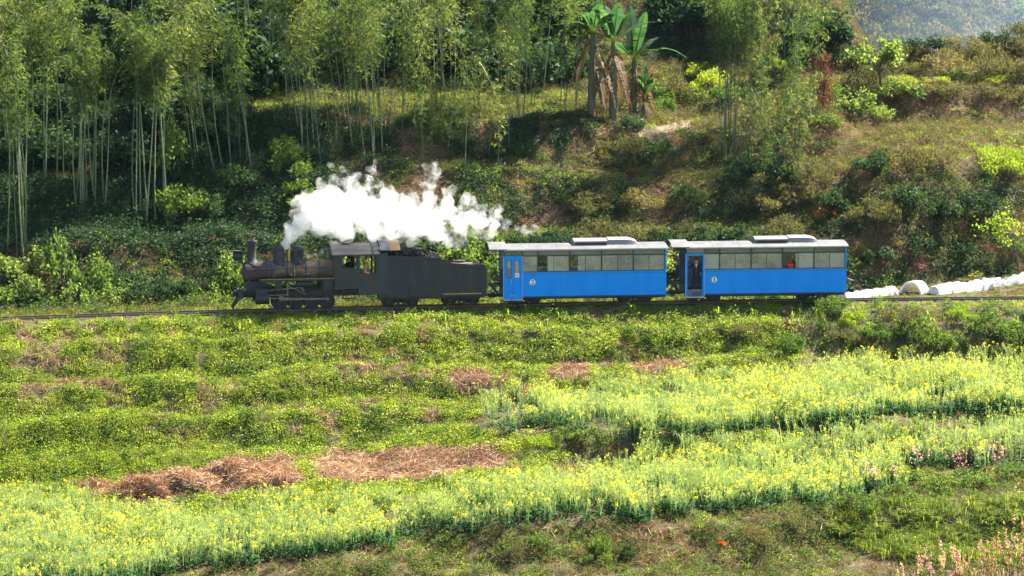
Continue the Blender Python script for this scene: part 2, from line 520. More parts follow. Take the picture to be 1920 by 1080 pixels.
M_SLEEPER = surf('weathered_sleeper', [(.3, (.05, .04, .03)), (.7, (.11, .09, .07))], scale=3, rough=.9, stretch=(1, 5, 5), bump=.3)
M_WHITE = surf('white_paint', [(.3, (.74, .76, .74)), (.7, (.8, .8, .78))], scale=3, rough=.5)
M_DISC = surf('pale_aqua_disc', [(.3, (.55, .72, .70)), (.7, (.62, .76, .74))], scale=3, rough=.5)
M_DGREEN = surf('dark_green_lettering', [(.3, (.01, .07, .06)), (.7, (.015, .09, .08))], scale=3, rough=.5)
M_COAL = surf('coal', [(.3, (.008, .008, .009)), (.7, (.02, .02, .022))], scale=5, rough=.6, spec=.2, bump=.4)
M_RED = surf('red_cloth', [(.3, (.55, .02, .012)), (.7, (.72, .04, .02))], scale=5, rough=.7)
M_GLASS = glassmat('coach_window_glass', (.95, .97, .93), .24, (.74, .74, .61))
M_GLASS2 = glassmat('coach_vent_glass', (.75, .82, .78), .35, (.30, .34, .28))

SPLIT = {'corner_post', 'side_beading', 'gutter', 'roof_seam', 'porch_bracket', 'cowl_bolt', 'boiler_band', 'safety_valve', 'injector_valve', 'running_board',
         'front_strut', 'air_reservoir', 'joint_strip', 'roof_rib', 'awning_stay', 'motion_rod', 'pipe', 'inner_lining', 'side_plate', 'coping_strip'}
def part(mb, name, mats, parent, smooth=False, label=None, bevel=0):
    if name in SPLIT and len(mb.cuts) > 1:
        for i, (b, f) in enumerate(mb.cuts):
            b2, f2 = mb.cuts[i+1] if i+1 < len(mb.cuts) else (len(mb.v), len(mb.f))
            q = MB(); q.v = mb.v[b:b2]; q.f = [[k-b for k in fc] for fc in mb.f[f:f2]]; q.m = mb.m[f:f2]; q.cuts = [(0, 0)]
            o = q.build(name, mats, parent, smooth, bevel)
        return o
    o = mb.build(name, mats, parent, smooth, bevel)
    if label: o['label'] = label
    return o

# ------------------------------------------------------------------ the railway line
RH = .12       # rail head above the ballast
def tpoint(x, off, z=0.0):
    h = thead(x)
    return Vector((x - math.sin(h)*off, ty(x) + math.cos(h)*off, tz(x) + z))

TRACK = tag(bpy.data.objects.new('railway_track', None), kind='structure'); COL.objects.link(TRACK)
TRACK['label'] = 'narrow gauge railway track with rusty rails along the hillside'
xs = np.linspace(-36, 36, 145)
for s in (-.381, .381):
    mb = MB()
    prof = [(-.045, .0), (.045, .0), (.012, .02), (.012, .085), (.028, .092), (-.028, .092), (-.012, .085), (-.012, .02)]
    n = len(prof); vs, fs = [], []
    for x in xs:
        for a, b in prof: vs.append(tpoint(x, s+a, b + .02))
    for i in range(len(xs)-1):
        for k in range(n): fs.append((i*n+k, i*n+(k+1) % n, (i+1)*n+(k+1) % n, (i+1)*n+k))
    mb.add(vs, fs)
    prof = [(-.027, .094), (.027, .094), (.024, .10), (-.024, .10)]
    n = 4; vs, fs = [], []
    for x in xs:
        for a, b in prof: vs.append(tpoint(x, s+a, b + .02))
    for i in range(len(xs)-1):
        for k in range(n): fs.append((i*n+k, i*n+(k+1) % n, (i+1)*n+(k+1) % n, (i+1)*n+k))
    mb.add(vs, fs, 1)
    part(mb, 'rail', [M_RAIL, M_RAILTOP], TRACK)
mb = MB(); mb.box(-.09, .09, -.72, .72, -.09, .02)
sl_me = mb.mesh('sleeper', M_SLEEPER)
rng_ = random.Random(4)
for i in range(84):
    x = -29 + i*.7
    o = link_mesh('sleeper', sl_me, TRACK)
    p = tpoint(x, rng_.uniform(-.03, .03)); o.location = p; o.rotation_euler = (0, 0, thead(x) + rng_.uniform(-.03, .03))
    if i: pass

def vehicle(name, px_left, length, label, cat, group=None, lift=RH):
    """an Empty on the track whose x axis runs along the chord of the vehicle, origin on the rail head at its left end"""
    x0 = track_at_px(px_left); x1 = x0 + length*.99
    a, b = tpoint(x0, 0, lift), tpoint(x1, 0, lift)
    d = (b - a)
    return empty(name, a, (0, -math.atan2(d.z, math.hypot(d.x, d.y)), math.atan2(d.y, d.x)), label, cat, group)

def bogie(parent, xc, wb=1.1, r=.27, name='bogie'):
    f = MB()
    for s in (-1, 1):
        f.box(xc-wb*.5-.32, xc+wb*.5+.32, s*.56-.04, s*.56+.04, .30, .42)
        f.bar((xc-wb*.5-.1, s*.56, .3), (xc-.2, s*.56, .14), .06); f.bar((xc+wb*.5+.1, s*.56, .3), (xc+.2, s*.56, .14), .06)
        f.box(xc-.25, xc+.25, s*.56-.05, s*.56+.05, .10, .17)
        for t in (-.12, .12): f.lathe([(.06, .16), (.07, .2), (.06, .25), (.07, .3)], (xc+t, s*.56, 0), 'z', 8)
    f.box(xc-.14, xc+.14, -.6, .6, .30, .46)
    b = part(f, name, M_IRON, parent)
    for t in (-.5, .5):
        w = MB(); x = xc + t*wb
        for s in (-1, 1):
            w.lathe([(r+.03, s*.33), (r+.03, s*.352), (r, s*.354), (r*.98, s*.43), (r*.82, s*.432), (r*.8, s*.40), (.12, s*.40), (.1, s*.45)], (x, 0, r), 'y', 20)
        w.lathe([(.05, -.56), (.05, .56)], (x, 0, r), 'y', 10)
        part(w, 'wheelset', M_IRON, b, True)
        for s in (-1, 1):
            q = MB(); q.box(x-.1, x+.1, s*.6-.06, s*.6+.08*s if s > 0 else s*.6+.06, r-.09, r+.11)
            part(q, 'axle_box', M_IRON, b)
    return b

def stroke_glyph(paths, width):
    """flat numeral drawn as thick strokes: list of (points, widths)"""
    mb = MB()
    for pts, ws in paths:
        pts = [Vector((p[0], 0, p[1])) for p in pts]
        L, Rr = [], []
        for i, p in enumerate(pts):
            d = (pts[min(i+1, len(pts)-1)] - pts[max(i-1, 0)]).normalized()
            nrm = Vector((-d.z, 0, d.x)); w = ws[i]*width
            L.append(p + nrm*w/2); Rr.append(p - nrm*w/2)
        for i in range(len(pts)-1):
            q = [L[i], L[i+1], Rr[i+1], Rr[i]]
            vs = [(a.x, -.004, a.z) for a in q] + [(a.x, .0, a.z) for a in q]
            mb.add(vs, [(0,1,2,3),(7,6,5,4),(0,4,5,1),(1,5,6,2),(2,6,7,3),(3,7,4,0)])
    return mb

GLYPH = {
 '2': [([(-.055,.045),(-.05,.07),(-.03,.092),(0,.1),(.03,.092),(.05,.066),(.046,.035),(.02,-.005),(-.02,-.05),(-.05,-.085)],
        [1.25,.95,.6,.55,.8,1.2,1.25,.9,.7,.7]),
       ([(-.06,-.09),(-.02,-.088),(.03,-.09),(.062,-.088)],[.9,1,1.1,1]), ([(.055,-.09),(.066,-.045)],[.8,.5])],
 '1': [([(.005,.1),(.005,-.09)],[1.35,1.35]), ([(.005,.095),(-.04,.07)],[.9,.5]), ([(-.045,-.094),(.055,-.094)],[.6,.6])],
}

# ------------------------------------------------------------------ the blue coaches
def coach(px_left, number, disc_mat, label, door_open):
    L, W = 8.1, 1.05
    root = vehicle('passenger_carriage', px_left, L, label, 'carriage', 'blue passenger carriages of the train')
    zb, zs, zw0, zw1, zt0, zt1, ze = .45, 1.66, 1.70, 2.44, 2.50, 2.72, 2.79
    D0, D1 = .02, .90          # the doorway
    bays = [(.95, 1.66), (1.72, 3.24), (3.30, 4.83), (4.89, 6.42), (6.48, 8.00)]
    # sides
    m = MB(); m.box(D1+.03, L, -W, -W+.04, zb, zs); sp_ = part(m, 'side_panel', M_BLUE, root)
    for k in range(1, 5):
        m = MB(); m.box(D1+.03+k*1.43-.018, D1+.03+k*1.43+.018, -W-.005, -W-.0005, zb+.03, zs-.02); part(m, 'panel_seam', M_BLUE, sp_)
    m = MB(); m.box(D1+.03, L, -W-.006, -W-.0005, zs-.10, zs-.085); part(m, 'waist_rail', M_BLUE_D, sp_)
    m = MB(); m.box(0, L, W-.04, W, zb, zs); part(m, 'side_panel', [M_BLUE], root)
    m = MB(); m.box(D1+.03, L-.05, -W+.045, -W+.06, zb+.1, zs); m.box(.05, L-.05, W-.06, W-.045, zb+.1, zs); part(m, 'inner_lining', M_CREAM, root)
    m = MB(); m.box(L-.07, L+.003, -W-.004, -W+.05, zs+.003, ze); m.box(L-.07, L+.003, W-.05, W+.004, zs+.003, ze)
    m.box(-.004, .05, W-.05, W+.004, zs+.003, ze)
    part(m, 'corner_post', M_BLUE, root)
    m = MB(); m.box(D1+.03, L+.004, -W-.012, -W, zb-.03, zb+.03); m.box(0, L+.004, W, W+.012, zb-.03, zb+.03); part(m, 'side_beading', M_BLUE_D, root)
    m = MB(); m.box(.05, L-.05, -W+.07, W-.07, .52, .58); part(m, 'floor', M_FLOOR, root)
    # ends
    for x, inner in ((0, 1), (L, -1)):
        m = MB(); t = .04*inner
        m.box(min(x, x+t), max(x, x+t), -W+.045, W-.045, zb, zs)
        m.box(min(x, x+t), max(x, x+t), -W+.045, -W+.30, zs, ze); m.box(min(x, x+t), max(x, x+t), W-.30, W-.045, zs, ze)
        m.box(min(x, x+t), max(x, x+t), -W+.30, W-.30, zt1-.1, ze); m.box(min(x, x+t), max(x, x+t), -.08, .08, zs, zt1-.1)
        e = part(m, 'end_wall', M_BLUE_D, root)  # darker blue paints in the shading of the end faces
        for y0, y1 in ((-W+.30, -.08), (.08, W-.30)):
            g = MB(); g.box(x+.012*inner, x+.02*inner, y0, y1, zs, zt1-.1); part(g, 'pane', M_GLASS, e)
    # windows
    for side in (-1, 1):
        ylo, yhi = (-W, -W+.05) if side < 0 else (W-.05, W)
        ym = side*(W-.022)
        bb = bays if side < 0 else [(.06, .9)] + bays
        for k, (a, b) in enumerate(bb):
            f = MB()
            f.box(a-.03, b+.03, ylo-.003*(side < 0), yhi+.003*(side > 0), zs, zw0)
            f.box(a-.03, b+.03, ylo-.003*(side < 0), yhi+.003*(side > 0), zw1, zt0)
            f.box(a-.03, b+.03, ylo-.003*(side < 0), yhi+.003*(side > 0), zt1, ze)
            for q in (a-.03, b): f.box(q, q+.03, ylo-.014*(side < 0), yhi+.014*(side > 0), zw0, zt1)
            w = part(f, 'window', M_NAVY if side < 0 else M_SILVER, root)
            mid = (a+b)/2
            if b - a > 1:
                d = MB(); d.box(mid-.012, mid+.012, ylo+.012, yhi-.012, zw0, zw1); part(d, 'glazing_bar', M_NAVY if side < 0 else M_CREAM, w)
                spans = [(a, mid-.012), (mid+.012, b)]
            else: spans = [(a, b)]
            rr = random.Random(k*7 + side + px_left)
            for j, (p, q) in enumerate(spans):
                g = MB(); o = .006 if j else -.006
                if number == '1' and side < 0 and k == 3 and j == 0: p = q - .12
                elif rr.random() < .25 and j == 0 and len(spans) > 1: p = p + (q-p)*rr.uniform(.35, .75)
                g.box(p, q, ym+o-.002, ym+o+.002, zw0, zw1); part(g, 'pane', M_GLASS, w)
            g = MB(); g.box(a, b, ym-.002, ym+.002, zt0, zt1); part(g, 'pane', M_GLASS2, w)
    # gap pieces over the door
    f = MB(); f.box(.05, D1+.0, -W, -W+.05, zt1, ze-.001); f.box(.05, D1, -W, -W+.05, zw1+.03, zt0)
    f.box(.0, .05, -W, -W+.05, zs+.003, ze-.002)
    w = part(f, 'door_transom', M_NAVY, root)
    g = MB(); g.box(.05, D1, -W+.02, -W+.024, zt0, zt1); part(g, 'pane', M_GLASS2, w)
    # door frame, pale blue with a metal edge
    zd0, zd1 = .33, 2.38
    f = MB(); f.box(D0-.03, D0+.05, -W-.02, -W+.05, zd0, zd1+.09); f.box(D1-.05, D1+.03, -W-.02, -W+.05, zd0, zd1+.09)
    f.box(D0+.05, D1-.05, -W-.02, -W+.05, zd1, zd1+.09)
    part(f, 'door_frame', M_BLUE, root)
    f = MB(); f.box(D0-.045, D0-.03, -W-.03, -W, zd0, zd1+.1); f.box(D1+.03, D1+.045, -W-.03, -W, zd0, zd1+.1)
    f.box(D0-.03, D1+.03, -W-.035, -W+.03, zd0-.05, zd0)
    part(f, 'door_edging', M_SILVER, root)
    xm = (D0+D1)/2
    def leaf(x0, x1, place, notice):
        f = MB(); wx0, wx1 = x0+.07, x1-.07; wz0, wz1 = 1.38, 2.26
        f.box(x0, x1, -.025, .0, zd0+.01, wz0); f.box(x0, x1, -.025, 0, wz1, zd1-.005)
        f.box(x0, wx0, -.025, 0, wz0, wz1); f.box(wx1, x1, -.025, 0, wz0, wz1)
        d = part(f, 'door_leaf', M_BLUE, root)
        g = MB(); g.box(wx0, wx1, -.016, -.012, wz0, wz1); part(g, 'pane', M_GLASS, d)
        g = MB()
        for (a, b, c, e) in ((wx0, wx0+.02, wz0, wz1), (wx1-.02, wx1, wz0, wz1), (wx0+.02, wx1-.02, wz0, wz0+.02), (wx0+.02, wx1-.02, wz1-.02, wz1)):
            g.box(a, b, -.03, .004, c, e)
        part(g, 'window_seal', M_NAVY, d)
        if notice:
            q = MB(); q.box(wx0+.01, wx1-.01, -.036, -.031, wz0+.03, wz0+.25); s = part(q, 'notice', M_WHITE, d, label='small white and blue notice in the door window')
            q = MB()
        place(d)
        return d
    if not door_open:
        def pl(d): d.location = (0, -W+.012, 0)
        a = leaf(D0+.055, xm-.006, pl, False); b = leaf(xm+.006, D1-.055, pl, True)
        q = MB(); zz = 1.38
        for k in range(3): q.box(xm+.11, xm+.265, -.040, -.0365, zz+.06+k*.06, zz+.085+k*.06)
        part(q, 'notice_lettering', M_BLUE, b)
        h = MB(); h.bar((xm-.09, -.06, 1.10), (xm-.09, -.06, 1.32), .025); h.bar((xm-.09, -.06, 1.11), (xm-.09, -.02, 1.11), .02); h.bar((xm-.09, -.06, 1.31), (xm-.09, -.02, 1.31), .02)
        part(h, 'handle', M_SILVER, a)
        h = MB(); h.box(xm-.1, xm-.03, -.045, -.025, .50, .55); part(h, 'bolt', M_SILVER, a)
        h = MB(); h.box(xm+.03, xm+.1, -.045, -.025, .50, .55); part(h, 'bolt', M_SILVER, b)
    else:
        def pl1(d): d.location = (D0+.075, -W+.07, 0); d.rotation_euler = (0, 0, R(88))
        def pl2(d): d.location = (D1-.05, -W+.07, 0); d.rotation_euler = (0, 0, R(92))
        leaf(.0, .38, pl1, False); leaf(.0, .38, pl2, False)
        s = MB(); s.box(D0+.06, D1-.06, -W-.012, -W+.02, zd0+.01, .70); sp = part(s, 'step_riser', M_ROOF, root, label='pale grey riser below the open doorway')
        s = MB(); s.box(D0+.28, D1-.14, -W-.02, -W-.013, zd0+.06, .58); part(s, 'dark_plate', M_BLUE_D, sp)
    # number
    dsc = MB(); dsc.lathe([(.172, -W-.006), (.172, -W-.001)], (1.43, 0, 1.17), 'y', 32); rim = part(dsc, 'number_disc', M_DGREEN, root)
    dsc = MB(); dsc.lathe([(.150, -W-.012), (.150, -W-.0065)], (1.43, 0, 1.17), 'y', 32); part(dsc, 'disc_face', disc_mat, rim)
    gl = stroke_glyph(GLYPH[number], .036)
    o = part(gl, 'numeral', M_DGREEN, rim); o.location = (1.43, -W-.0135, 1.17)
    # roof
    def arch(x0, x1, hw, z0, rise, th=.05, drop=0.0, n=14):
        vs, fs = [], []
        for x in (x0, x1):
            for k in range(n+1):
                y = -hw + 2*hw*k/n; z = z0 + rise*(1-(y/hw)**2)
                vs += [(x, y, z), (x, y, z-th)]
        c = 2*(n+1)
        for k in range(n):
            a = 2*k
            fs += [(a, a+2, c+a+2, c+a), (a+1, c+a+1, c+a+3, a+3), (a, a+1, a+3, a+2), (c+a, c+a+2, c+a+3, c+a+1)]
        fs += [(0, c, c+1, 1), (2*n, 2*n+1, c+2*n+1, c+2*n)]
        return vs, fs
    m = MB(); m.add(*arch(.06, L-.06, W-.06, ze-.03, .22, .02)); part(m, 'ceiling', M_CREAM, root)
    m = MB(); m.add(*arch(.0, L+.08, W+.09, ze+.0, .20, .04)); rf = part(m, 'roof', M_ROOF, root, True)
    m = MB(); m.box(-.0, L+.08, -W-.098, -W-.088, ze-.055, ze-.01); m.box(0, L+.08, W+.088, W+.098, ze-.055, ze-.01); part(m, 'gutter', M_SILVER, rf)
    m = MB()
    for k in range(1, 6): m.add(*arch(k*1.35-.02, k*1.35+.02, W+.092, ze+.008, .20, .02))
    part(m, 'roof_seam', M_ROOF, rf)
    m = MB(); m.add(*arch(-.72, .16, W+.12, ze+.03, .27, .05)); hd = part(m, 'porch_roof', M_ROOF, root, True)
    m = MB(); m.box(-.66, -.60, -W-.02, -W+.06, ze-.08, ze+.02); m.box(-.66, -.60, W-.06, W+.02, ze-.08, ze+.02)
    m.bar((-.63, -W+.02, ze-.06), (-.02, -W+.02, ze-.32), .04); m.bar((-.63, W-.02, ze-.06), (-.02, W-.02, ze-.32), .04); part(m, 'porch_bracket', M_NAVY, root)
    # roof ventilator, two boxes with rounded ends
    m = MB(); vs, fs = arch(3.55, 5.25, .62, ze+.30, .14, .34); m.add(vs, fs); part(m, 'roof_ventilator', M_ROOFW, rf, True)
    m = MB(); m.box(3.62, 5.18, -.64, -.625, ze+.14, ze+.26); part(m, 'vent_slot', M_IRON, rf)
    m = MB(); m.box(3.50, 5.28, -.67, -.645, ze+.27, ze+.33); part(m, 'vent_lip', M_ROOFW, rf)
    m = MB(); n = 12; P = []
    for i in range(9):
        t = i/8; x = 5.26 + 1.6*t; sc = math.sqrt(max(0.02, 1-max(0, (t-.55)/.45)**2)) if t > .55 else 1
        P.append((x, sc))
    vs, fs = [], []
    for x, sc in P:
        for k in range(n+1):
            y = -.64 + 1.28*k/n
            zz = ze + .10 + (.20 + .15*(1-(y/.64)**2) + .03)*sc if 0 < k < n else ze + .08
            vs.append((x, y*1.0, zz))
    c = n+1
    for i in range(len(P)-1):
        for k in range(n): fs.append((i*c+k, i*c+k+1, (i+1)*c+k+1, (i+1)*c+k))
    fs.append(tuple(range(c))[::-1]); fs.append(tuple((len(P)-1)*c+k for k in range(c)))
    m.add(vs, fs); part(m, 'roof_cowl', M_ROOFW, rf, True)
    m = MB()
    for k in range(4): m.lathe([(.02, -.655), (.02, -.64)], (5.5+k*.32, 0, ze+.17), 'y', 8)
    part(m, 'cowl_bolt', M_IRON, rf)
    # underframe
    m = MB(); m.box(.0, L, -.82, -.70, .30, .45); m.box(0, L, .70, .82, .30, .45); m.box(.05, L-.05, -.7, .7, .38, .50)
    for x in (2.6, 5.5): m.bar((x, -.76, .30), (x, -.76, .12), .05)
    m.bar((1.9, -.76, .3), (2.6, -.76, .12), .03); m.bar((2.6, -.76, .12), (5.5, -.76, .12), .03); m.bar((5.5, -.76, .12), (6.2, -.76, .3), .03)
    part(m, 'underframe', M_IRON, root)
    m = MB()
    m.box(D0+.02, D1-.02, -W-.03, -W+.22, .20, .235); m.bar((D0+.1, -W+.02, .23), (D0+.1, -W+.2, .33), .03); m.bar((D1-.1, -W+.02, .23), (D1-.1, -W+.2, .33), .03)
    part(m, 'step', M_IRON, root)
    bogie(root, 1.05); bogie(root, 6.65)
    for x, s in ((0, -1), (L, 1)):
        m = MB()
        m.box(min(x+.003*s, x+.55*s), max(x+.003*s, x+.55*s), -.62, -.54, .93, 1.0); m.box(min(x+.003*s, x+.55*s), max(x+.003*s, x+.55*s), .54, .62, .93, 1.0)
        m.bar((x+.5*s, -.58, .93), (x+.12*s, -.58, .42), .07); m.bar((x+.5*s, .58, .93), (x+.12*s, .58, .42), .07)
        m.box(min(x+.4*s, x+.55*s), max(x+.4*s, x+.55*s), -.54, .54, .935, .995)
        part(m, 'end_platform', M_IRON, root)
        m = MB(); m.box(min(x, x+.42*s), max(x, x+.42*s), -.09, .09, .36, .5); m.box(min(x+.42*s, x+.62*s), max(x+.42*s, x+.62*s), -.14, .14, .34, .54)
        part(m, 'coupler', M_IRON, root)
    # benches inside, one object each
    m = MB(); m.box(-.02, .02, -.42, .42, 0, .45+.0); m.box(-.36, -.02, -.42, .42, -.42+.38, -.42+.43)
    m.box(.02, .36, -.42, .42, -.04, .01); m.box(-.3, -.26, -.38, -.34, -.45, -.04); m.box(.26, .3, -.38, -.34, -.45, -.04); m.box(-.3, -.26, .34, .38, -.45, -.04); m.box(.26, .3, .34, .38, -.45, -.04)
    bme = m.mesh('bench', M_WOOD)
    rr = random.Random(int(number)*5)
    for i in range(5):
        for s in (-1, 1):
            o = link_mesh('bench', bme, root); o.location = (1.75 + i*1.35 + rr.uniform(-.1, .1), s*.53, 1.04+.44)
    m = MB()
    for k in range(9): m.bar((1.2+k*.8, .45, zt0), (1.2+k*.8, .45, ze-.02), .02)
    m.bar((.9, .45, zt0), (7.9, .45, zt0), .03); m.bar((.9, -.45, zt0), (7.9, -.45, zt0), .03)
    for k in range(9): m.bar((1.2+k*.8, -.45, zt0), (1.2+k*.8, -.45, ze-.02), .02)
    part(m, 'handrail', M_SILVER, root)
    return root

COACH2 = coach(940, '2', M_WHITE, 'blue passenger carriage marked 2 with its double doors shut, next to the coal tender', False)
COACH1 = coach(1281, '1', M_DISC, 'blue passenger carriage marked 1 at the train end, conductor standing in its open doorway', True)

# ------------------------------------------------------------------ the locomotive
def locomotive():
    root = vehicle('steam_locomotive', 445, 6.7, 'small black steam locomotive with rusty boiler at the head of the train', 'locomotive')
    bc, br = 1.83, .50
    m = MB(); m.lathe([(br+.02, .28), (br+.03, .30), (br+.03, 1.42), (br, 1.43)], (0, 0, bc), 'x', 32); sb = part(m, 'smokebox', M_SMOKEBOX, root, True)
    m = MB(); m.lathe([(.05, .16), (.30, .19), (.43, .23), (.46, .279)], (0, 0, bc), 'x', 28); d = part(m, 'smokebox_door', M_IRON, sb, True)
    m = MB(); m.bar((.15, -.3, bc+.12), (.15, .3, bc+.12), .05); m.lathe([(.09, .10), (.09, .15)], (0, 0, bc), 'x', 14); part(m, 'door_clamp', M_STEEL, sb)
    m = MB(); m.lathe([(br-.01, 1.43), (br-.01, 3.2), (br+.05, 4.3), (br+.05, 4.55)], (0, 0, bc), 'x', 36); bo = part(m, 'boiler', M_BOILER, root, True)
    m = MB()
    for x in (1.5, 2.3, 3.2, 3.85): m.lathe([(br+.012+(.03 if x > 3.5 else 0), x), (br+.012+(.03 if x > 3.5 else 0), x+.06)], (0, 0, bc), 'x', 36)
    part(m, 'boiler_band', M_IRON, bo, True)
    # chimney, domes
    zt = bc+br
    m = MB(); m.lathe([(.33, zt-.08), (.25, zt+.06), (.20, zt+.16), (.205, zt+.85), (.235, zt+.9), (.25, zt+1.02), (.235, zt+1.05), (.17, zt+1.05), (.17, zt+.8)], (.66, 0, 0), 'z', 24); part(m, 'chimney', M_IRON, root, True)
    m = MB(); m.lathe([(.40, zt-.12), (.31, zt+.02), (.28, zt+.1), (.28, zt+.55), (.26, zt+.66), (.17, zt+.76), (.05, zt+.80)], (1.96, 0, 0), 'z', 24); part(m, 'sand_dome', M_IRON, root, True)
    m = MB(); m.lathe([(.42, zt-.12), (.33, zt+.0), (.27, zt+.1), (.265, zt+.42), (.30, zt+.47), (.30, zt+.53), (.26, zt+.66), (.17, zt+.75), (.05, zt+.78)], (2.88, 0, 0), 'z', 24); sd_ = part(m, 'steam_dome', [M_IRON], root, True)
    m = MB(); m.lathe([(.07, zt+.0), (.07, zt+.5), (.05, zt+.52), (.05, zt+.64)], (2.45, -.1, 0), 'z', 12); m.lathe([(.07, zt+.0), (.07, zt+.46), (.05, zt+.48), (.05, zt+.6)], (2.45, .12, 0), 'z', 12); part(m, 'safety_valve', M_BRASS, root, True)
    m = MB(); m.lathe([(.045, zt+.55), (.045, zt+.72), (.02, zt+.74)], (3.22, -.12, -.2), 'z', 10); part(m, 'whistle', M_BRASS, root, True)
    # headlamp on a bracket ahead of the chimney
    m = MB(); m.lathe([(.21, -.30), (.22, -.27), (.20, -.24), (.19, .10), (.10, .16)], (.06, 0, zt+.30), 'x', 20); m.box(.0, .22, -.12, .12, zt-.06, zt+.14); m.box(-.2, .0, -.05, .05, zt+.06, zt+.12)
    hl = part(m, 'headlamp', M_IRON, root, True)
    m = MB(); m.lathe([(.18, -.262), (.18, -.252)], (.06, 0, zt+.30), 'x', 20); part(m, 'lens', M_GLASS, hl)
    m = MB(); m.prism([(-.34, zt+.50), (-.20, zt+.58), (.2, zt+.54), (.2, zt+.50), (-.2, zt+.52)], -.2, .2); part(m, 'lamp_visor', M_IRON, hl)
    # pipes and rods along the boiler
    m = MB()
    m.tube([(.35, -br-.08, bc+.18), (1.4, -br-.08, bc+.22), (2.6, -br-.07, bc+.24), (4.5, -br-.1, bc+.26)], .022, 8)
    for x in (.5, 1.5, 2.6, 3.6): m.lathe([(.02, -br-.08), (.02, -br+.06)], (x, 0, bc+.22), 'y', 6)
    part(m, 'handrail', M_STEEL, root)
    m = MB()
    m.tube([(2.9, -.2, zt+.05), (2.75, -.42, bc+.28), (2.6, -.58, bc-.1), (2.55, -.6, 1.5)], .035, 8)
    m.tube([(2.95, -.25, zt), (3.15, -.45, bc+.22), (3.3, -.56, bc-.05), (3.45, -.62, 1.55)], .025, 8)
    m.tube([(1.8, -.3, zt-.05), (1.65, -.50, bc+.1), (1.5, -.55, 1.5)], .022, 8)
    m.tube([(2.1, -.3, zt-.05), (2.25, -.50, bc+.1), (2.4, -.55, 1.5)], .022, 8)
    m.tube([(3.0, -.05, zt+.02), (3.55, -.04, zt+.06), (3.7, -.2, zt-.05), (3.75, -.46, bc+.1), (3.75, -.6, 1.6)], .022, 8)
    m.tube([(.45, -.25, zt+.02), (.8, -.45, bc+.32), (1.25, -.52, bc+.2), (1.4, -.5, bc+.3)], .022, 8)
    part(m, 'pipe', M_IRON, root, True)
    m = MB(); m.lathe([(.05, -.66), (.09, -.62), (.09, -.5), (.06, -.42)], (2.5, 0, bc-.12), 'y', 12); m.lathe([(.05, -.68), (.1, -.64), (.1, -.52), (.06, -.42)], (3.3, 0, bc-.10), 'y', 12)
    m.bar((3.3, -.6, bc-.1), (3.3, -.6, 1.56), .05); part(m, 'injector_valve', M_STEEL, root, True)
    m = MB(); m.tube([(2.68, -.535, bc+.2), (2.66, -.57, bc+.0), (2.66, -.56, bc-.22)], .03, 6); part(m, 'brass_pipe', M_BRASS, root)
    # running board, with the strut down to the buffer beam
    m = MB(); m.box(.95, 4.58, -.98, -.45, 1.50, 1.54); m.box(.95, 4.58, .45, .98, 1.50, 1.54); m.box(.95, 4.58, -.995, -.98, 1.44, 1.56); m.box(.95, 4.58, .98, .995, 1.44, 1.56); part(m, 'running_board', M_TENDER, root)
    m = MB(); m.box(.97, 4.56, -1.002, -.995, 1.535, 1.558); part(m, 'edge_trim', M_BRASS, root)
    m = MB(); m.bar((.95, -.8, 1.50), (1.75, -.8, .95), .06); m.bar((.95, .8, 1.50), (1.75, .8, .95), .06); m.bar((.5, -.55, 1.55), (.08, -.7, .95), .06); m.bar((.5, .55, 1.55), (.08, .7, .95), .06); part(m, 'front_strut', M_IRON, root)
    m = MB(); m.box(1.7, 2.0, -.95, -.7, 1.05, 1.44); m.lathe([(.16, 2.7), (.16, 3.5)], (0, -.78, 1.28), 'x', 14); m.box(4.0, 4.5, -.9, -.6, .95, 1.43); part(m, 'air_reservoir', M_IRON, root, True)
    # frame, saddle, firebox
    m = MB(); m.box(.12, 6.55, -.36, .36, .62, .92); m.box(.35, 1.3, -.42, .42, .92, 1.42); m.box(3.9, 5.0, -.42, .42, .92, 1.7); m.box(1.3, 3.9, -.3, -.25, .92, 1.1); m.box(1.3, 3.9, .25, .3, .92, 1.1)
    part(m, 'frame', M_IRON, root)
    m = MB(); m.box(-.04, .12, -.98, .98, .62, .98); bb = part(m, 'buffer_beam', M_IRON, root)
    m = MB()
    for k in range(7):
        y = -.75 + k*.25; m.bar((-.02, y, .62), (-.34, y*.55, .12), .05)
    m.bar((-.30, -.5, .14), (-.30, .5, .14), .05); part(m, 'cowcatcher', M_IRON, root)
    m = MB(); m.box(-.3, -.04, -.11, .11, .66, .9); part(m, 'coupler', M_IRON, root)
    # cylinders and motion
    for s in (-1, 1):
        m = MB(); m.lathe([(.17, .72), (.27, .74), (.27, 1.38), (.17, 1.40)], (0, s*.76, .60), 'x', 20); m.lathe([(.15, .74), (.15, 1.38)], (0, s*.70, .98), 'x', 16); m.box(.8, 1.32, s*.7-.2, s*.7+.2, .6, 1.0)
        part(m, 'cylinder', M_IRON, root, True)
    r = .36
    wx = [1.95, 2.72, 3.49, 4.26]
    for x in wx:
        m = MB()
        for s in (-1, 1):
            m.lathe([(r+.03, s*.33), (r+.03, s*.352), (r, s*.354), (r*.98, s*.44), (r*.84, s*.442), (r*.8, s*.42), (.13, s*.42), (.11, s*.47)], (x, 0, r), 'y', 24)
            for k in range(10):
                a = 2*math.pi*k/10
                m.bar((x+.1*math.cos(a), s*.43, r+.1*math.sin(a)), (x+.3*math.cos(a), s*.43, r+.3*math.sin(a)), .035)
        m.lathe([(.06, -.5), (.06, .5)], (x, 0, r), 'y', 10)
        w = part(m, 'driving_wheel', M_IRON, root, True)
        for s in (-1, 1):
            q = MB(); q.box(x-.12, x+.12, s*.452, s*.49, r-.3, r-.12); part(q, 'counterweight', M_IRON, w)
    m = MB()
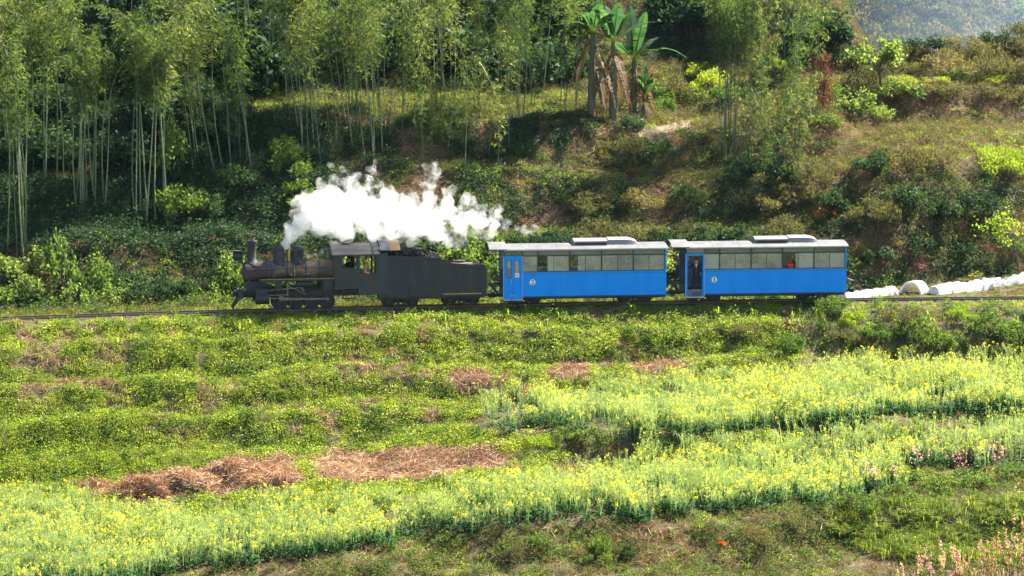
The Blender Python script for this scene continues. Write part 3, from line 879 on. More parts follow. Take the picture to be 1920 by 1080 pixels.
    for s in (-1, 1):
        m.bar((wx[0], s*.55, r+.15), (wx[-1], s*.55, r+.15), .05, .09); m.bar((1.4, s*.76, .6), (2.0, s*.76, .6), .05); m.bar((2.0, s*.62, .6), (wx[2], s*.62, r+.15), .05, .08)
        m.box(1.9, 2.1, s*.70-.08, s*.70+.08, .5, .7); m.bar((1.4, s*.76, .76), (2.3, s*.76, .76), .04)
        m.bar((2.3, s*.72, 1.3), (2.3, s*.72, .7), .06); m.bar((2.3, s*.66, 1.2), (3.2, s*.66, .75), .04); m.bar((2.9, s*.7, 1.1), (1.4, s*.7, .98), .04)
        m.bar((2.75, s*.74, 1.42), (3.1, s*.74, .9), .07)
        for x in wx: m.lathe([(.07, s*.5), (.07, s*.6)], (x, 0, r+.15), 'y', 10)
    part(m, 'motion_rod', M_STEEL, root)
    # cab
    x0, x1, xs = 4.55, 6.68, 5.70
    hw, z1 = 1.0, 2.74
    for s in (-1, 1):
        m = MB(); ya, yb = (s*hw, s*hw - s*.03); ya, yb = min(ya, yb), max(ya, yb)
        # left leaf with an arch-topped opening, lower edge higher than the right leaf
        zl, zr_ = 1.05, .72
        wa, wb, w0, w1 = 4.95, 5.60, 2.02, 2.62
        m.box(x0, xs-.02, ya, yb, zl, w0); m.box(x0, wa, ya, yb, w0, z1); m.box(wb, xs-.02, ya, yb, w0, z1)
        n = 8; top = [(wa + (wb-wa)*k/n, w1 - .16*(abs(2*k/n-1))**2.2) for k in range(n+1)]
        m.prism(top + [(wb, z1), (wa, z1)], ya, yb)
        v0, v1, u0, u1 = 5.80, 6.60, 1.76, 2.62
        m.box(xs+.0, x1, ya, yb, zr_, u0); m.box(xs, v0, ya, yb, u0, z1); m.box(v1, x1, ya, yb, u0, z1); m.box(v0, v1, ya, yb, u1, z1)
        part(m, 'cab_side', M_CAB, root)
        m = MB(); m.box(xs-.02, xs, ya-.006, yb+.006, zl, z1); part(m, 'cab_post', M_IRON, root)
        m = MB(); m.box(v0-.02, v1+.02, min(ya, ya+.0)-.03 if s < 0 else yb, ya if s < 0 else yb+.03, u0-.04, u0); part(m, 'sill', M_IRON, root)
    m = MB(); m.box(x0-.03, x0, -hw, -.62, 1.55, z1); m.box(x0-.03, x0, .62, hw, 1.55, z1); m.box(x0-.03, x0, -.62, .62, 2.36, z1+.2); part(m, 'cab_front', M_CAB, root)
    m = MB(); m.box(x0, x1, -.97, .97, 1.0, 1.05); part(m, 'cab_floor', M_FLOOR, root)
    m = MB(); m.lathe([(.44, x0+.002), (.44, x0+.2)], (0, 0, 1.85), 'x', 24); m.bar((x0+.2, -.2, 2.2), (x0+.5, -.3, 2.3), .04); m.bar((x0+.25, .2, 1.9), (x0+.5, .3, 1.7), .04); part(m, 'backhead', M_IRON, root)
    def arch(xa, xb, hw_, z0, rise, th):
        vs, fs = [], []; n = 16
        for x in (xa, xb):
            for k in range(n+1):
                y = -hw_ + 2*hw_*k/n; z = z0 + rise*(1-(y/hw_)**2)
                vs += [(x, y, z), (x, y, z-th)]
        c = 2*(n+1)
        for k in range(n):
            a = 2*k
            fs += [(a, a+2, c+a+2, c+a), (a+1, c+a+1, c+a+3, a+3), (a, a+1, a+3, a+2), (c+a, c+a+2, c+a+3, c+a+1)]
        fs += [(0, c, c+1, 1), (2*n, 2*n+1, c+2*n+1, c+2*n)]
        return vs, fs
    m = MB(); m.add(*arch(x0-.14, x1+.1, hw+.10, 2.70, .46, .04)); cr = part(m, 'cab_roof', M_CABROOF, root, True)
    m = MB(); m.add(*arch(x0-.16, x0-.10, hw+.115, 2.715, .465, .07)); m.add(*arch(x1-.28, x1-.22, hw+.115, 2.715, .465, .05)); part(m, 'roof_rib', M_IRON, cr)
    m = MB(); m.bar((5.0, -.1, 3.20), (5.5, -.1, 3.34), .5, .03); part(m, 'roof_hatch', M_CABROOF, cr)
    m = MB(); m.box(4.9, 5.6, -.97, -.7, .86, .9); m.box(4.9, 5.6, -.97, -.7, .5, .54); m.bar((4.93, -.95, .5), (4.93, -.95, 1.05), .03); m.bar((5.57, -.95, .5), (5.57, -.95, 1.05), .03); part(m, 'cab_steps', M_IRON, root)
    # awning reaching back to the tender
    m = MB(); m.add(*arch(x1+.12, x1+.62, hw+.0, 2.86, .42, .03)); aw = part(m, 'awning', M_ROOF, root, True)
    m = MB(); m.add(*arch(x1+.622, x1+1.12, hw+.0, 2.86, .42, .03)); part(m, 'awning_sheet', M_ORANGE, aw, True, label='orange rusted rear sheet of the awning')
    m = MB()
    for s in (-1, 1): m.bar((x1+.02, s*.9, 2.6), (x1+1.1, s*.9, 2.9), .035)
    part(m, 'awning_stay', M_IRON, aw)
    return root
LOCO = locomotive()

def tender():
    L, W = 5.35, .95
    root = vehicle('coal_tender', 704, L, 'long sooty black tender heaped with coal between the locomotive and the carriages', 'tender')
    m = MB(); m.box(0, .5, -W, W, .70, 2.70); m.box(.0, .06, -W+.0, W, 2.703, 2.9); part(m, 'front_bunker', M_NAVY, root)
    m = MB()
    poly = [(.503, .70), (5.35, .70), (5.35, 1.90), (5.25, 1.98), (3.32, 2.16), (3.06, 2.18), (3.06, 2.44), (.503, 2.58)]
    m.prism(poly, -W, -W+.03); m.prism(poly, W-.03, W); part(m, 'side_plate', M_TENDER, root)
    m = MB(); m.box(3.06, 3.1, -W+.03, W-.03, .75, 2.43); m.box(5.31, 5.35, -W+.03, W-.03, .70, 1.95); m.box(.503, 5.3, -W+.03, W-.03, .70, .76); part(m, 'bulkhead', M_TENDER, root)
    m = MB(); m.box(3.1, 5.31, -W+.03, W-.03, 1.86, 1.90); m.box(3.3, 5.1, -.8, .2, 2.04, 2.08); dk = part(m, 'tank_top', M_CABROOF, root)
    m = MB(); m.lathe([(.26, 1.9), (.26, 2.12), (.28, 2.13), (.28, 2.17), (.1, 2.2)], (4.2, .35, 0), 'z', 18); part(m, 'filler_lid', M_IRON, dk, True)
    m = MB()
    for k in range(14): m.lathe([(.02, -W-.012), (.022, -W)], (.62+k*.35, 0, .80), 'y', 6)
    for x in (1.75, 3.06, 4.55):
        for k in range(8): m.lathe([(.02, -W-.012), (.022, -W)], (x, 0, .86+k*.14), 'y', 6)
    m2_ = m; part(m2_, 'rivets', M_STEEL, root)['kind'] = 'stuff'
    m = MB(); m.box(3.5, 5.30, -W-.02, -W, 1.96, 2.0); m.bar((3.15, -W-.012, 2.20), (5.3, -W-.012, 1.99), .05); m.box(.503, 3.06, -W-.02, -W-.001, 2.40, 2.44); part(m, 'coping_strip', M_IRON, root)
    m = MB(); m.box(4.8, 4.9, -W-.012, -W, .75, 1.9); m.box(1.7, 1.8, -W-.012, -W-.0, .75, 2.4); m.box(3.0, 3.1, -W-.012, -W, .75, 2.15); part(m, 'joint_strip', M_TENDER, root)
    m = MB(); m.box(.05, 5.3, -W-.03, -W+.12, .52, .70); m.box(.05, 5.3, W-.12, W+.03, .52, .70); m.box(.1, 5.25, -.8, .8, .42, .56); part(m, 'underframe', M_IRON, root)
    m = MB(); m.box(3.2, 5.1, -W-.04, -W-.03, .63, .68); part(m, 'sill_highlight', M_BRASS, root)  # brass strip painting in the yellow highlight along the sill
    m = MB(); m.bar((5.40, -.85, .5), (5.40, -.85, 1.7), .025); m.bar((5.40, -.85, 1.7), (5.35, -.85, 1.7), .025); m.bar((5.40, -.85, .9), (5.35, -.85, .9), .025); part(m, 'grab_iron', M_STEEL, root)
    m = MB(); m.box(5.35, 5.75, -.09, .09, .40, .54); m.box(5.70, 5.9, -.14, .14, .36, .58); part(m, 'coupler', M_IRON, root)
    bogie(root, 1.15, 1.15, .3); bogie(root, 4.15, 1.15, .3)
    return root
TENDER = tender()

def coal():
    rng = random.Random(3)
    m = MB()
    nx, ny = 22, 14; vs = []; fs = []
    for i in range(nx):
        for j in range(ny):
            x = .55 + 2.48*i/(nx-1); y = -.9 + 1.8*j/(ny-1)
            e = max(0, 1-(abs(y)/.92)**3)
            prof = np.interp(x, [.5, .8, 1.2, 1.9, 2.5, 3.05], [2.62, 2.74, 2.86, 2.78, 2.66, 2.46])
            z = 2.40 + (prof-2.40)*e + mnoise.noise(Vector((x*3, y*3, 2)))*.06
            vs.append((x, y, z))
    for i in range(nx-1):
        for j in range(ny-1): a = i*ny+j; fs.append((a, a+1, a+ny+1, a+ny))
    m.add(vs, fs)
    for k in range(700):
        i, j = rng.randrange(nx), rng.randrange(1, ny-1)
        c = Vector(vs[i*ny+j]) + Vector((rng.uniform(-.08, .08), rng.uniform(-.06, .06), rng.uniform(-.02, .05)))
        s = rng.uniform(.03, .10)
        q = [Vector((rng.uniform(-1, 1), rng.uniform(-1, 1), rng.uniform(-.8, .8))).normalized()*s for _ in range(1)]
        a = [c + Vector((s, 0, 0)).lerp(q[0], .4), c + Vector((-s, 0, 0)).lerp(q[0], .3), c + Vector((0, s, 0)), c + Vector((0, -s, 0)), c + Vector((0, 0, s*.9)), c - Vector((0, 0, s*.9))]
        m.add(a, [(0,2,4),(2,1,4),(1,3,4),(3,0,4),(2,0,5),(1,2,5),(3,1,5),(0,3,5)])
    o = m.build('coal_heap', M_COAL)
    o.matrix_world = TENDER.matrix_basis.copy() if False else Matrix.LocRotScale(TENDER.location, TENDER.rotation_euler.to_quaternion(), (1, 1, 1))
    tag(o, 'heap of black coal lumps in the tender bunker', 'coal heap')
    o['kind'] = 'stuff'
coal()

# ------------------------------------------------------------------ plants: materials and meshes
L_BAMBOO = leafmat('bamboo_leaf', (.026, .052, .018), (.06, .088, .028), (.15, .15, .065), trans=.45, rough=.62, spec=.10, ttint=(1.3, 1.28, .5))
L_BAMBOO_Y = leafmat('yellow_bamboo_leaf', (.05, .09, .012), (.10, .15, .018), (.17, .19, .03), trans=.5, rough=.45)
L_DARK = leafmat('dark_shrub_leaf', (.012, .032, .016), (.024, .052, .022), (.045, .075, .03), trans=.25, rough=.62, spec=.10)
L_BUSH = leafmat('green_shrub_leaf', (.035, .075, .018), (.065, .11, .025), (.11, .14, .04), trans=.42, rough=.62, spec=.10)
L_PALE = leafmat('pale_broad_leaf', (.05, .09, .025), (.085, .13, .04), (.15, .19, .075), trans=.5, rough=.62, spec=.10)
L_BRIGHT = leafmat('bright_herb_leaf', (.085, .13, .012), (.165, .21, .024), (.25, .27, .05), trans=.5, rough=.45, spec=.4)
L_LIME = leafmat('lime_leaf', (.085, .14, .014), (.13, .18, .020), (.19, .22, .035), trans=.55, rough=.45)
L_OLIVE = leafmat('olive_scrub_leaf', (.040, .046, .020), (.078, .076, .03), (.14, .11, .055), trans=.35, rough=.6, spec=.2)
L_GRASS = leafmat('grass_blade', (.05, .09, .012), (.095, .14, .02), (.16, .18, .035), trans=.45, rough=.5)
L_LIMEG = leafmat('lime_grass_blade', (.12, .15, .02), (.21, .24, .04), (.30, .30, .08), trans=.45, rough=.5)
L_DRYGRASS = leafmat('dry_grass_blade', (.10, .08, .035), (.16, .125, .055), (.22, .18, .09), trans=.3, rough=.7, spec=.1, ttint=(1, .85, .6))
L_LITTER = leafmat('dead_leaf_litter', (.09, .05, .03), (.18, .10, .055), (.32, .21, .13), trans=.12, rough=.7, spec=.2, ttint=(1, .7, .4))
L_STRAW = leafmat('dry_brown_stalk', (.20, .10, .05), (.36, .21, .115), (.54, .39, .25), trans=.1, rough=.6, spec=.3, ttint=(1, .7, .4))
L_RUST = leafmat('rust_red_leaf', (.055, .024, .018), (.10, .042, .03), (.17, .08, .055), trans=.2, rough=.6, ttint=(1.2, .7, .4))
L_RED = leafmat('scarlet_leaf', (.40, .05, .02), (.55, .09, .03), (.6, .16, .05), trans=.45, rough=.5, ttint=(1.2, .7, .4))
L_RAPE = leafmat('rape_pod_and_stem', (.14, .185, .06), (.20, .255, .09), (.30, .34, .15), trans=.42, rough=.5, spec=.3, ttint=(1.1, 1.15, .75))
L_RAPELEAF = leafmat('rape_leaf', (.020, .065, .028), (.035, .09, .036), (.06, .12, .05), trans=.3, rough=.62, spec=.10)
L_YELLOW = leafmat('rape_flower', (.62, .52, .006), (.75, .64, .008), (.8, .72, .02), trans=.4, rough=.5, ttint=(1.0, .95, .4))
L_PINK = leafmat('pink_blossom', (.62, .16, .24), (.75, .32, .40), (.8, .5, .54), trans=.4, rough=.5, ttint=(1, .8, .85))
M_CULM = None
def culm_mat():
    m, nt, out = newmat('bamboo_culm')
    p = nt.nodes.new('ShaderNodeBsdfPrincipled'); p.inputs['Roughness'].default_value = .4
    oi = nt.nodes.new('ShaderNodeObjectInfo')
    tc = nt.nodes.new('ShaderNodeTexCoord'); sp = nt.nodes.new('ShaderNodeSeparateXYZ'); nt.links.new(tc.outputs['Object'], sp.inputs[0])
    a = nt.nodes.new('ShaderNodeMath'); a.operation = 'MULTIPLY'; a.inputs[1].default_value = 1/.34; nt.links.new(sp.outputs[2], a.inputs[0])
    b = nt.nodes.new('ShaderNodeMath'); b.operation = 'FRACT'; nt.links.new(a.outputs[0], b.inputs[0])
    ring = ramp(nt, b.outputs[0], [(0, (.5, .5, .45)), (.06, (.30, .34, .26)), (.12, (1, 1, 1)), (.9, (.85, .9, .85))])
    base = ramp(nt, oi.outputs['Random'], [(.0, (.05, .085, .035)), (.4, (.09, .13, .055)), (.7, (.13, .155, .08)), (1, (.20, .20, .12))])
    mx = nt.nodes.new('ShaderNodeMix'); mx.data_type = 'RGBA'; mx.blend_type = 'MULTIPLY'; mx.inputs[0].default_value = 1
    nt.links.new(base, mx.inputs[6]); nt.links.new(ring, mx.inputs[7])
    nt.links.new(mx.outputs[2], p.inputs['Base Color']); nt.links.new(p.outputs[0], out.inputs[0])
    return m
M_CULM = culm_mat()
M_BARK = surf('grey_brown_bark', [(.3, (.06, .045, .035)), (.7, (.14, .115, .09))], scale=4, rough=.9, bump=.4, stretch=(1, 1, .3))
M_TWIG = surf('dark_twig', [(.3, (.035, .026, .02)), (.7, (.08, .06, .045))], scale=5, rough=.9)
M_BSTEM = surf('banana_stem', [(.3, (.05, .06, .025)), (.55, (.10, .085, .045)), (.75, (.15, .10, .06))], scale=3, rough=.7, stretch=(2, 2, .3), bump=.3)
L_BANANA = leafmat('banana_leaf', (.018, .055, .03), (.03, .075, .034), (.055, .11, .04), trans=.42, rough=.62, spec=.10)
L_BANDEAD = leafmat('dead_banana_leaf', (.09, .06, .04), (.15, .105, .075), (.22, .16, .12), trans=.2, rough=.8, ttint=(1, .75, .5))

def bamboo_mesh(seed, H, f0, bend, leaf_n, mat, r0=.048, dens=1.0):
    """culm and foliage meshes of one bamboo: culm curve arching over at the tip, leafy side branches from f0 up"""
    rng = np.random.default_rng(seed)
    az = rng.uniform(0, 2*np.pi); bx, by = math.cos(az)*bend, math.sin(az)*bend
    wx, wy = rng.normal(0, .12, 2)
    def P(t):
        t = np.asarray(t); k = np.clip((t-.5)/.5, 0, None)**2.2
        return np.stack([bx*k + wx*np.sin(t*5), by*k + wy*np.sin(t*4+1), H*(t - .12*k*bend/2)], -1)
    ts = np.linspace(0, 1, 15)
    mb = MB(); mb.tube([tuple(p) for p in P(ts)], [r0*(1-.85*t)+.004 for t in ts], 6, caps=False)
    C, D, L, W = [], [], [], []
    br = MB()
    n_nodes = int((1-f0)*H/.30)
    for i in range(n_nodes):
        t = f0 + (1-f0)*(i+.5)/n_nodes
        p = P(t)
        for b in range(rng.integers(2, 4)):
            a = rng.uniform(0, 2*np.pi)
            env = .8*(.35 + .65*math.sin(math.pi*min(1, (t-f0)/(1-f0)*.85+.12)))
            ln = rng.uniform(.6, 1.5)*env*(1.15 if H > 8 else .75)
            d0 = np.array([math.cos(a)*.75, math.sin(a)*.75, rng.uniform(.3, .9)])
            s = np.linspace(0, 1, 6)[:, None]
            path = p + d0*ln*s + np.array([0, 0, -1.0])*ln*.85*s**2
            n = max(4, int(leaf_n*dens*ln))
            u = rng.uniform(.25, 1.0, n)
            q = np.stack([np.interp(u, s[:, 0], path[:, c]) for c in range(3)], -1) + rng.normal(0, .06+.05*ln, (n, 3))
            dd = np.stack([math.cos(a)+rng.normal(0, .8, n), math.sin(a)+rng.normal(0, .8, n), rng.normal(-.75, .45, n)], -1)
            C.append(q); D.append(dd); L.append(rng.uniform(.18, .36, n)); W.append(rng.uniform(.032, .06, n))
    C, D, L, W = np.concatenate(C), np.concatenate(D), np.concatenate(L), np.concatenate(W)
    fol = quads_mesh('bamboo_foliage', kites(C, D, L, W, rng), mat)
    return mb.mesh('bamboo_culm', M_CULM, True), fol

def leaf_cloud(rng, n, rad, leaf, wid, clumps=14, up=.3, hollow=.55, flat=1.0, base=0.0):
    """leaves gathered in clumps over an uneven crown; rad=(rx,ry,rz), returns C,D,L,W"""
    cd = unit(rng.normal(size=(clumps, 3))); cd[:, 2] = np.abs(cd[:, 2])*1.0 - .15
    cc = cd*rng.uniform(hollow, 1.0, (clumps, 1))*np.array(rad)
    cr = rng.uniform(.22, .42, clumps)
    k = rng.integers(0, clumps, n)
    o = unit(rng.normal(size=(n, 3)))*rng.uniform(.2, 1, (n, 1))**.5
    C = cc[k] + o*cr[k][:, None]*np.array(rad)*np.array([1, 1, flat])
    C[:, 2] = np.maximum(C[:, 2] + rad[2]*base, .02)
    D = o*.8 + rng.normal(0, .6, (n, 3)); D[:, 2] += up
    return C, D, rng.uniform(.7, 1.25, n)*leaf, rng.uniform(.7, 1.25, n)*wid

def shrub_mesh(seed, n, rad, leaf, wid, mat, clumps=14, up=.2, base=.35, stems=7, hollow=.5):
    rng = np.random.default_rng(seed)
    C, D, L, W = leaf_cloud(rng, n, rad, leaf, wid, clumps, up, hollow, base=base)
    fol = quads_mesh('foliage', kites(C, D, L, W, rng), mat)
    mb = MB()
    for i in range(stems):
        e = C[rng.integers(0, n)]
        m = e*.5 + rng.normal(0, .08, 3); m[2] = abs(e[2])*.55
        mb.tube([(rng.normal(0, .05), rng.normal(0, .05), -.1), tuple(m), tuple(e)], [.03*rad[2], .018*rad[2], .006], 5, caps=False)
    return fol, mb.mesh('stems', M_TWIG)

def tuft_mesh(seed, n, h, w, spread, mat, droop=.5):
    """grass tuft: bent blades of two quads"""
    rng = np.random.default_rng(seed)
    V = []
    for i in range(n):
        a = rng.uniform(0, 2*np.pi); l = h*rng.uniform(.55, 1.15); o = rng.normal(0, spread*.45, 2)
        d = np.array([math.cos(a), math.sin(a), 0]); s = np.array([-d[1], d[0], 0])*w*.5
        p0 = np.array([o[0], o[1], -.03]); p1 = p0 + np.array([0, 0, l*.6]) + d*l*.18; p2 = p0 + np.array([0, 0, l*(1-.35*droop)]) + d*l*(.3+.5*droop)
        V.append([p0-s, p0+s, p1+s*.8, p1-s*.8]); V.append([p1-s*.8, p1+s*.8, p2+s*.12, p2-s*.12])
    return quads_mesh('tuft', np.array(V), mat)

def mat_mesh(seed, n, rad, leaf, wid, mat, hgt=.12):
    """low leafy herb patch"""
    rng = np.random.default_rng(seed)
    a = rng.uniform(0, 2*np.pi, n); r = np.sqrt(rng.uniform(0, 1, n))*rad
    k = rng.integers(0, 9, n)
    cc = rng.normal(0, rad*.5, (9, 2))
    C = np.stack([cc[k, 0]+rng.normal(0, rad*.3, n), cc[k, 1]+rng.normal(0, rad*.3, n), np.zeros(n)], -1)
    rr = np.hypot(C[:, 0], C[:, 1])/rad
    C[:, 2] = np.abs(rng.normal(.5, .5, n))*hgt*np.clip(1.4-rr*.7, .25, 1.4)
    D = rng.normal(0, 1, (n, 3)); D[:, 2] = rng.uniform(-.1, .8, n)
    return quads_mesh('herb_patch', kites(C, D, rng.uniform(.7, 1.3, n)*leaf, rng.uniform(.7, 1.3, n)*wid, rng), mat)

def litter_mesh(seed, n, rad, ln, wid, mat, hgt=.05, tilt=.25):
    rng = np.random.default_rng(seed)
    C = rng.normal(0, rad*.5, (n, 3)); C[:, 2] = rng.uniform(0, 1, n)*hgt
    D = rng.normal(0, 1, (n, 3)); D[:, 2] *= tilt
    return quads_mesh('litter', kites(C, D, rng.uniform(.5, 1.4, n)*ln, rng.uniform(.6, 1.3, n)*wid, rng), mat)

def join_quads(name, groups):
    """one mesh out of several (V, material) groups"""
    V = np.concatenate([g[0] for g in groups]); me = quads_mesh(name, V, None)
    mi = np.concatenate([np.full(len(g[0]), i, np.int32) for i, g in enumerate(groups)])
    for g in groups: me.materials.append(g[1])
    me.polygons.foreach_set('material_index', mi)
    return me

def rape_mesh(seed, flower=1.0, n_st=9, spread=.26, H=1.15, leafy=1.0):
    """clump of flowering rape: pale pods on thin stems, yellow heads, dark leaves low down"""
    rng = np.random.default_rng(seed)
    pod, yel, lea = [], [], []
    for i in range(n_st):
        x, y = rng.normal(0, spread, 2); h = H*rng.uniform(.75, 1.1)
        lx, ly = rng.normal(0, .09, 2)
        top = np.array([x+lx, y+ly, h]); bot = np.array([x, y, 0])
        d = top-bot
        pod.append(kites(((top+bot)/2)[None], d[None], np.linalg.norm(d)*1.0, .016, rng))
        for b in range(rng.integers(3, 6)):
            t = rng.uniform(.5, .85); p = bot + d*t
            e = p + np.array([rng.normal(0, .10), rng.normal(0, .10), h*(1-t)*rng.uniform(.6, 1.05)])
            pod.append(kites(((p+e)/2)[None], (e-p)[None], np.linalg.norm(e-p), .011, rng))
            n = 9; u = rng.uniform(.2, .95, n)[:, None]
            dd = rng.normal(0, 1, (n, 3)); dd[:, 2] = np.abs(dd[:, 2])*.8+.3
            dd = unit(dd); pod.append(kites(p + (e-p)*u + dd*.035, dd, .075, .012, rng))
            if rng.uniform() < flower:
                n = rng.integers(5, 10); yel.append(kites(e + rng.normal(0, .022, (n, 3)) + [0, 0, .015], rng.normal(0, 1, (n, 3)), .034, .028, rng))
        n = 5
        nl = int(5*leafy)
        if nl:
            q = bot + d*rng.uniform(.05, .5, nl)[:, None] + rng.normal(0, .09, (nl, 3)); q[:, 2] = np.maximum(q[:, 2], .04)
            dd = rng.normal(0, 1, (nl, 3)); dd[:, 2] = rng.normal(0, .5, nl)
            lea.append(kites(q, dd, rng.uniform(.12, .24, nl), rng.uniform(.06, .12, nl), rng))
    g = [(np.concatenate(pod), L_RAPE)]
    if yel: g.append((np.concatenate(yel), L_YELLOW))
    if lea: g.append((np.concatenate(lea), L_RAPELEAF))
    return join_quads('rape_clump', g)

# ------------------------------------------------------------------ scattering the uncountable
def scatter(name, label, pts, scl, rot, idx, meshes, surface=None, mat0=None):
    """one 'stuff' object: geometry nodes put a mesh of 'meshes' on every point"""
    pts = np.asarray(pts, np.float32); n = len(pts)
    me = bpy.data.meshes.new(name)
    me.vertices.add(n); me.vertices.foreach_set('co', pts.ravel())
    a = me.attributes.new('scl', 'FLOAT', 'POINT'); a.data.foreach_set('value', np.asarray(scl, np.float32))
    a = me.attributes.new('rot', 'FLOAT_VECTOR', 'POINT'); a.data.foreach_set('vector', np.asarray(rot, np.float32).ravel())
    a = me.attributes.new('idx', 'INT', 'POINT'); a.data.foreach_set('value', np.asarray(idx, np.int32))
    coll = bpy.data.collections.new(name + '_source')
    for i, m in enumerate(meshes):
        coll.objects.link(bpy.data.objects.new('%s_piece_%02d' % (name, i), m))
    ng = bpy.data.node_groups.new(name, 'GeometryNodeTree')
    ng.interface.new_socket('Geometry', in_out='INPUT', socket_type='NodeSocketGeometry')
    ng.interface.new_socket('Geometry', in_out='OUTPUT', socket_type='NodeSocketGeometry')
    N, Lk = ng.nodes, ng.links
    gi, go = N.new('NodeGroupInput'), N.new('NodeGroupOutput')
    ci = N.new('GeometryNodeCollectionInfo'); ci.inputs['Collection'].default_value = coll
    ci.inputs['Separate Children'].default_value = True; ci.inputs['Reset Children'].default_value = True
    iop = N.new('GeometryNodeInstanceOnPoints'); iop.inputs['Pick Instance'].default_value = True
    def attr(nm, ty):
        q = N.new('GeometryNodeInputNamedAttribute'); q.data_type = ty; q.inputs['Name'].default_value = nm
        return q.outputs[0]
    e2r = N.new('FunctionNodeEulerToRotation')
    Lk.new(attr('rot', 'FLOAT_VECTOR'), e2r.inputs[0])
    Lk.new(gi.outputs[0], iop.inputs['Points']); Lk.new(ci.outputs[0], iop.inputs['Instance'])
    Lk.new(attr('idx', 'INT'), iop.inputs['Instance Index']); Lk.new(e2r.outputs[0], iop.inputs['Rotation'])
    Lk.new(attr('scl', 'FLOAT'), iop.inputs['Scale']); Lk.new(iop.outputs[0], go.inputs[0])
    o = link_mesh(name, me)
    md = o.modifiers.new('scatter', 'NODES'); md.node_group = ng
    return tag(o, label, kind='stuff')

def tri_table(V, F):
    V = np.asarray(V); F = np.asarray(F)
    T = np.concatenate([F[:, [0, 1, 2]], F[:, [0, 2, 3]]])
    A, B, C = V[T[:, 0]], V[T[:, 1]], V[T[:, 2]]
    Nn = np.cross(B-A, C-A); ar = np.linalg.norm(Nn, axis=1)*.5
    Nn = unit(Nn); Nn *= np.sign(Nn[:, 2:3] + 1e-9)
    return A, B, C, Nn, ar
TT = tri_table(TV, TF)
TTF = tri_table(FV, FF)

def sample(n, rng, table=TT, mask=None, px_lim=(-120, 2040)):
    """random points spread evenly over the ground that the photograph covers: pts, normals, px, row"""
    A, B, C, Nn, ar = table
    px, row = project((A+B+C)/3)
    ok = (px > px_lim[0]) & (px < px_lim[1]) & (row > -260) & (row < 1250)
    w = ar*ok; t = rng.choice(len(ar), n, p=w/w.sum())
    u, v = rng.uniform(0, 1, n), rng.uniform(0, 1, n); f = u+v > 1; u[f], v[f] = 1-u[f], 1-v[f]
    P = A[t] + (B[t]-A[t])*u[:, None] + (C[t]-A[t])*v[:, None]
    px, row = project(P)
    return P, Nn[t], px, row

def area_seen(table=TT):
    A, B, C, Nn, ar = table
    px, row = project((A+B+C)/3)
    ok = (px > -120) & (px < 2040) & (row > -260) & (row < 1250)
    return (ar*ok).sum()
AREA = area_seen()

def inpoly(px, row, poly):
    x, y = np.asarray(px), np.asarray(row); c = np.zeros(x.shape, bool); n = len(poly)
    for i in range(n):
        x1, y1 = poly[i]; x2, y2 = poly[(i+1) % n]
        k = ((y1 > y) != (y2 > y)) & (x < (x2-x1)*(y-y1)/((y2-y1) or 1e-9) + x1)
        c ^= k
    return c

def nz(P, s, seed=0.0):
    return np.array([mnoise.noise(Vector((p[0]*s+seed, p[1]*s-seed, p[2]*s+seed*.5))) for p in P])

def upright(n, rng, tilt=.15):
    r = rng.normal(0, tilt, (n, 3)); r[:, 2] = rng.uniform(0, 2*np.pi, n); return r

def along(Nn, rng, keep=.6):
    """euler angles that lean the +z axis towards the ground normal"""
    n = len(Nn); out = np.empty((n, 3))
    nn = Nn*keep + np.array([0, 0, 1])*(1-keep)
    for i in range(n):
        q = Vector(nn[i]).to_track_quat('Z', 'Y') @ Matrix.Rotation(rng.uniform(0, 2*math.pi), 3, 'Z').to_quaternion()
        e = q.to_euler(); out[i] = (e.x, e.y, e.z)
    return out

# ------------------------------------------------------------------ fields and ground cover
RAPE_LOW = [(-420,948),(0,948),(110,962),(190,985),(330,1000),(500,984),(640,968),(900,940),(1100,915),(1300,900),(1560,888),(1690,885),(1700,920),(1560,948),(1300,966),(1000,990),(850,1002),(640,1042),(480,1060),(250,1096),(0,1128),(-420,1150)]
RAPE_UP = [(880,790),(905,770),(960,748),(1150,738),(1300,724),(1500,712),(1700,703),(2300,698),(2300,772),(1750,780),(1500,802),(1300,826),(1150,835),(1000,812),(905,812)]
RAPE_MID = [(1180,862),(1400,846),(1650,828),(1920,815),(2300,810),(2300,862),(1920,872),(1650,878),(1400,886),(1200,896)]
GREEN_STRIP = [(1540,955),(1600,948),(2300,930),(2300,1060),(1900,1065),(1650,1050),(1560,1010)]
STRAWS = [[(150,905),(180,893),(215,915),(200,932),(165,925)],
          [(215,925),(240,895),(300,880),(370,880),(470,858),(540,852),(560,885),(530,915),(380,930),(300,945),(235,945)],
          [(590,875),(620,850),(760,845),(860,835),(960,850),(985,870),(930,882),(800,895),(690,905),(600,905)],
          [(840,690),(900,690),(930,715),(880,740),(845,735)], [(1130,1010),(1180,985),(1270,985),(1300,1020),(1280,1060),(1180,1065)], [(1020,690),(1110,685),(1115,715),(1025,720)], [(1180,685),(1260,665),(1290,690),(1200,715)]]

def in_any(px, row, polys):
    c = np.zeros(len(px), bool)
    for p in polys: c |= inpoly(px, row, p)
    return c

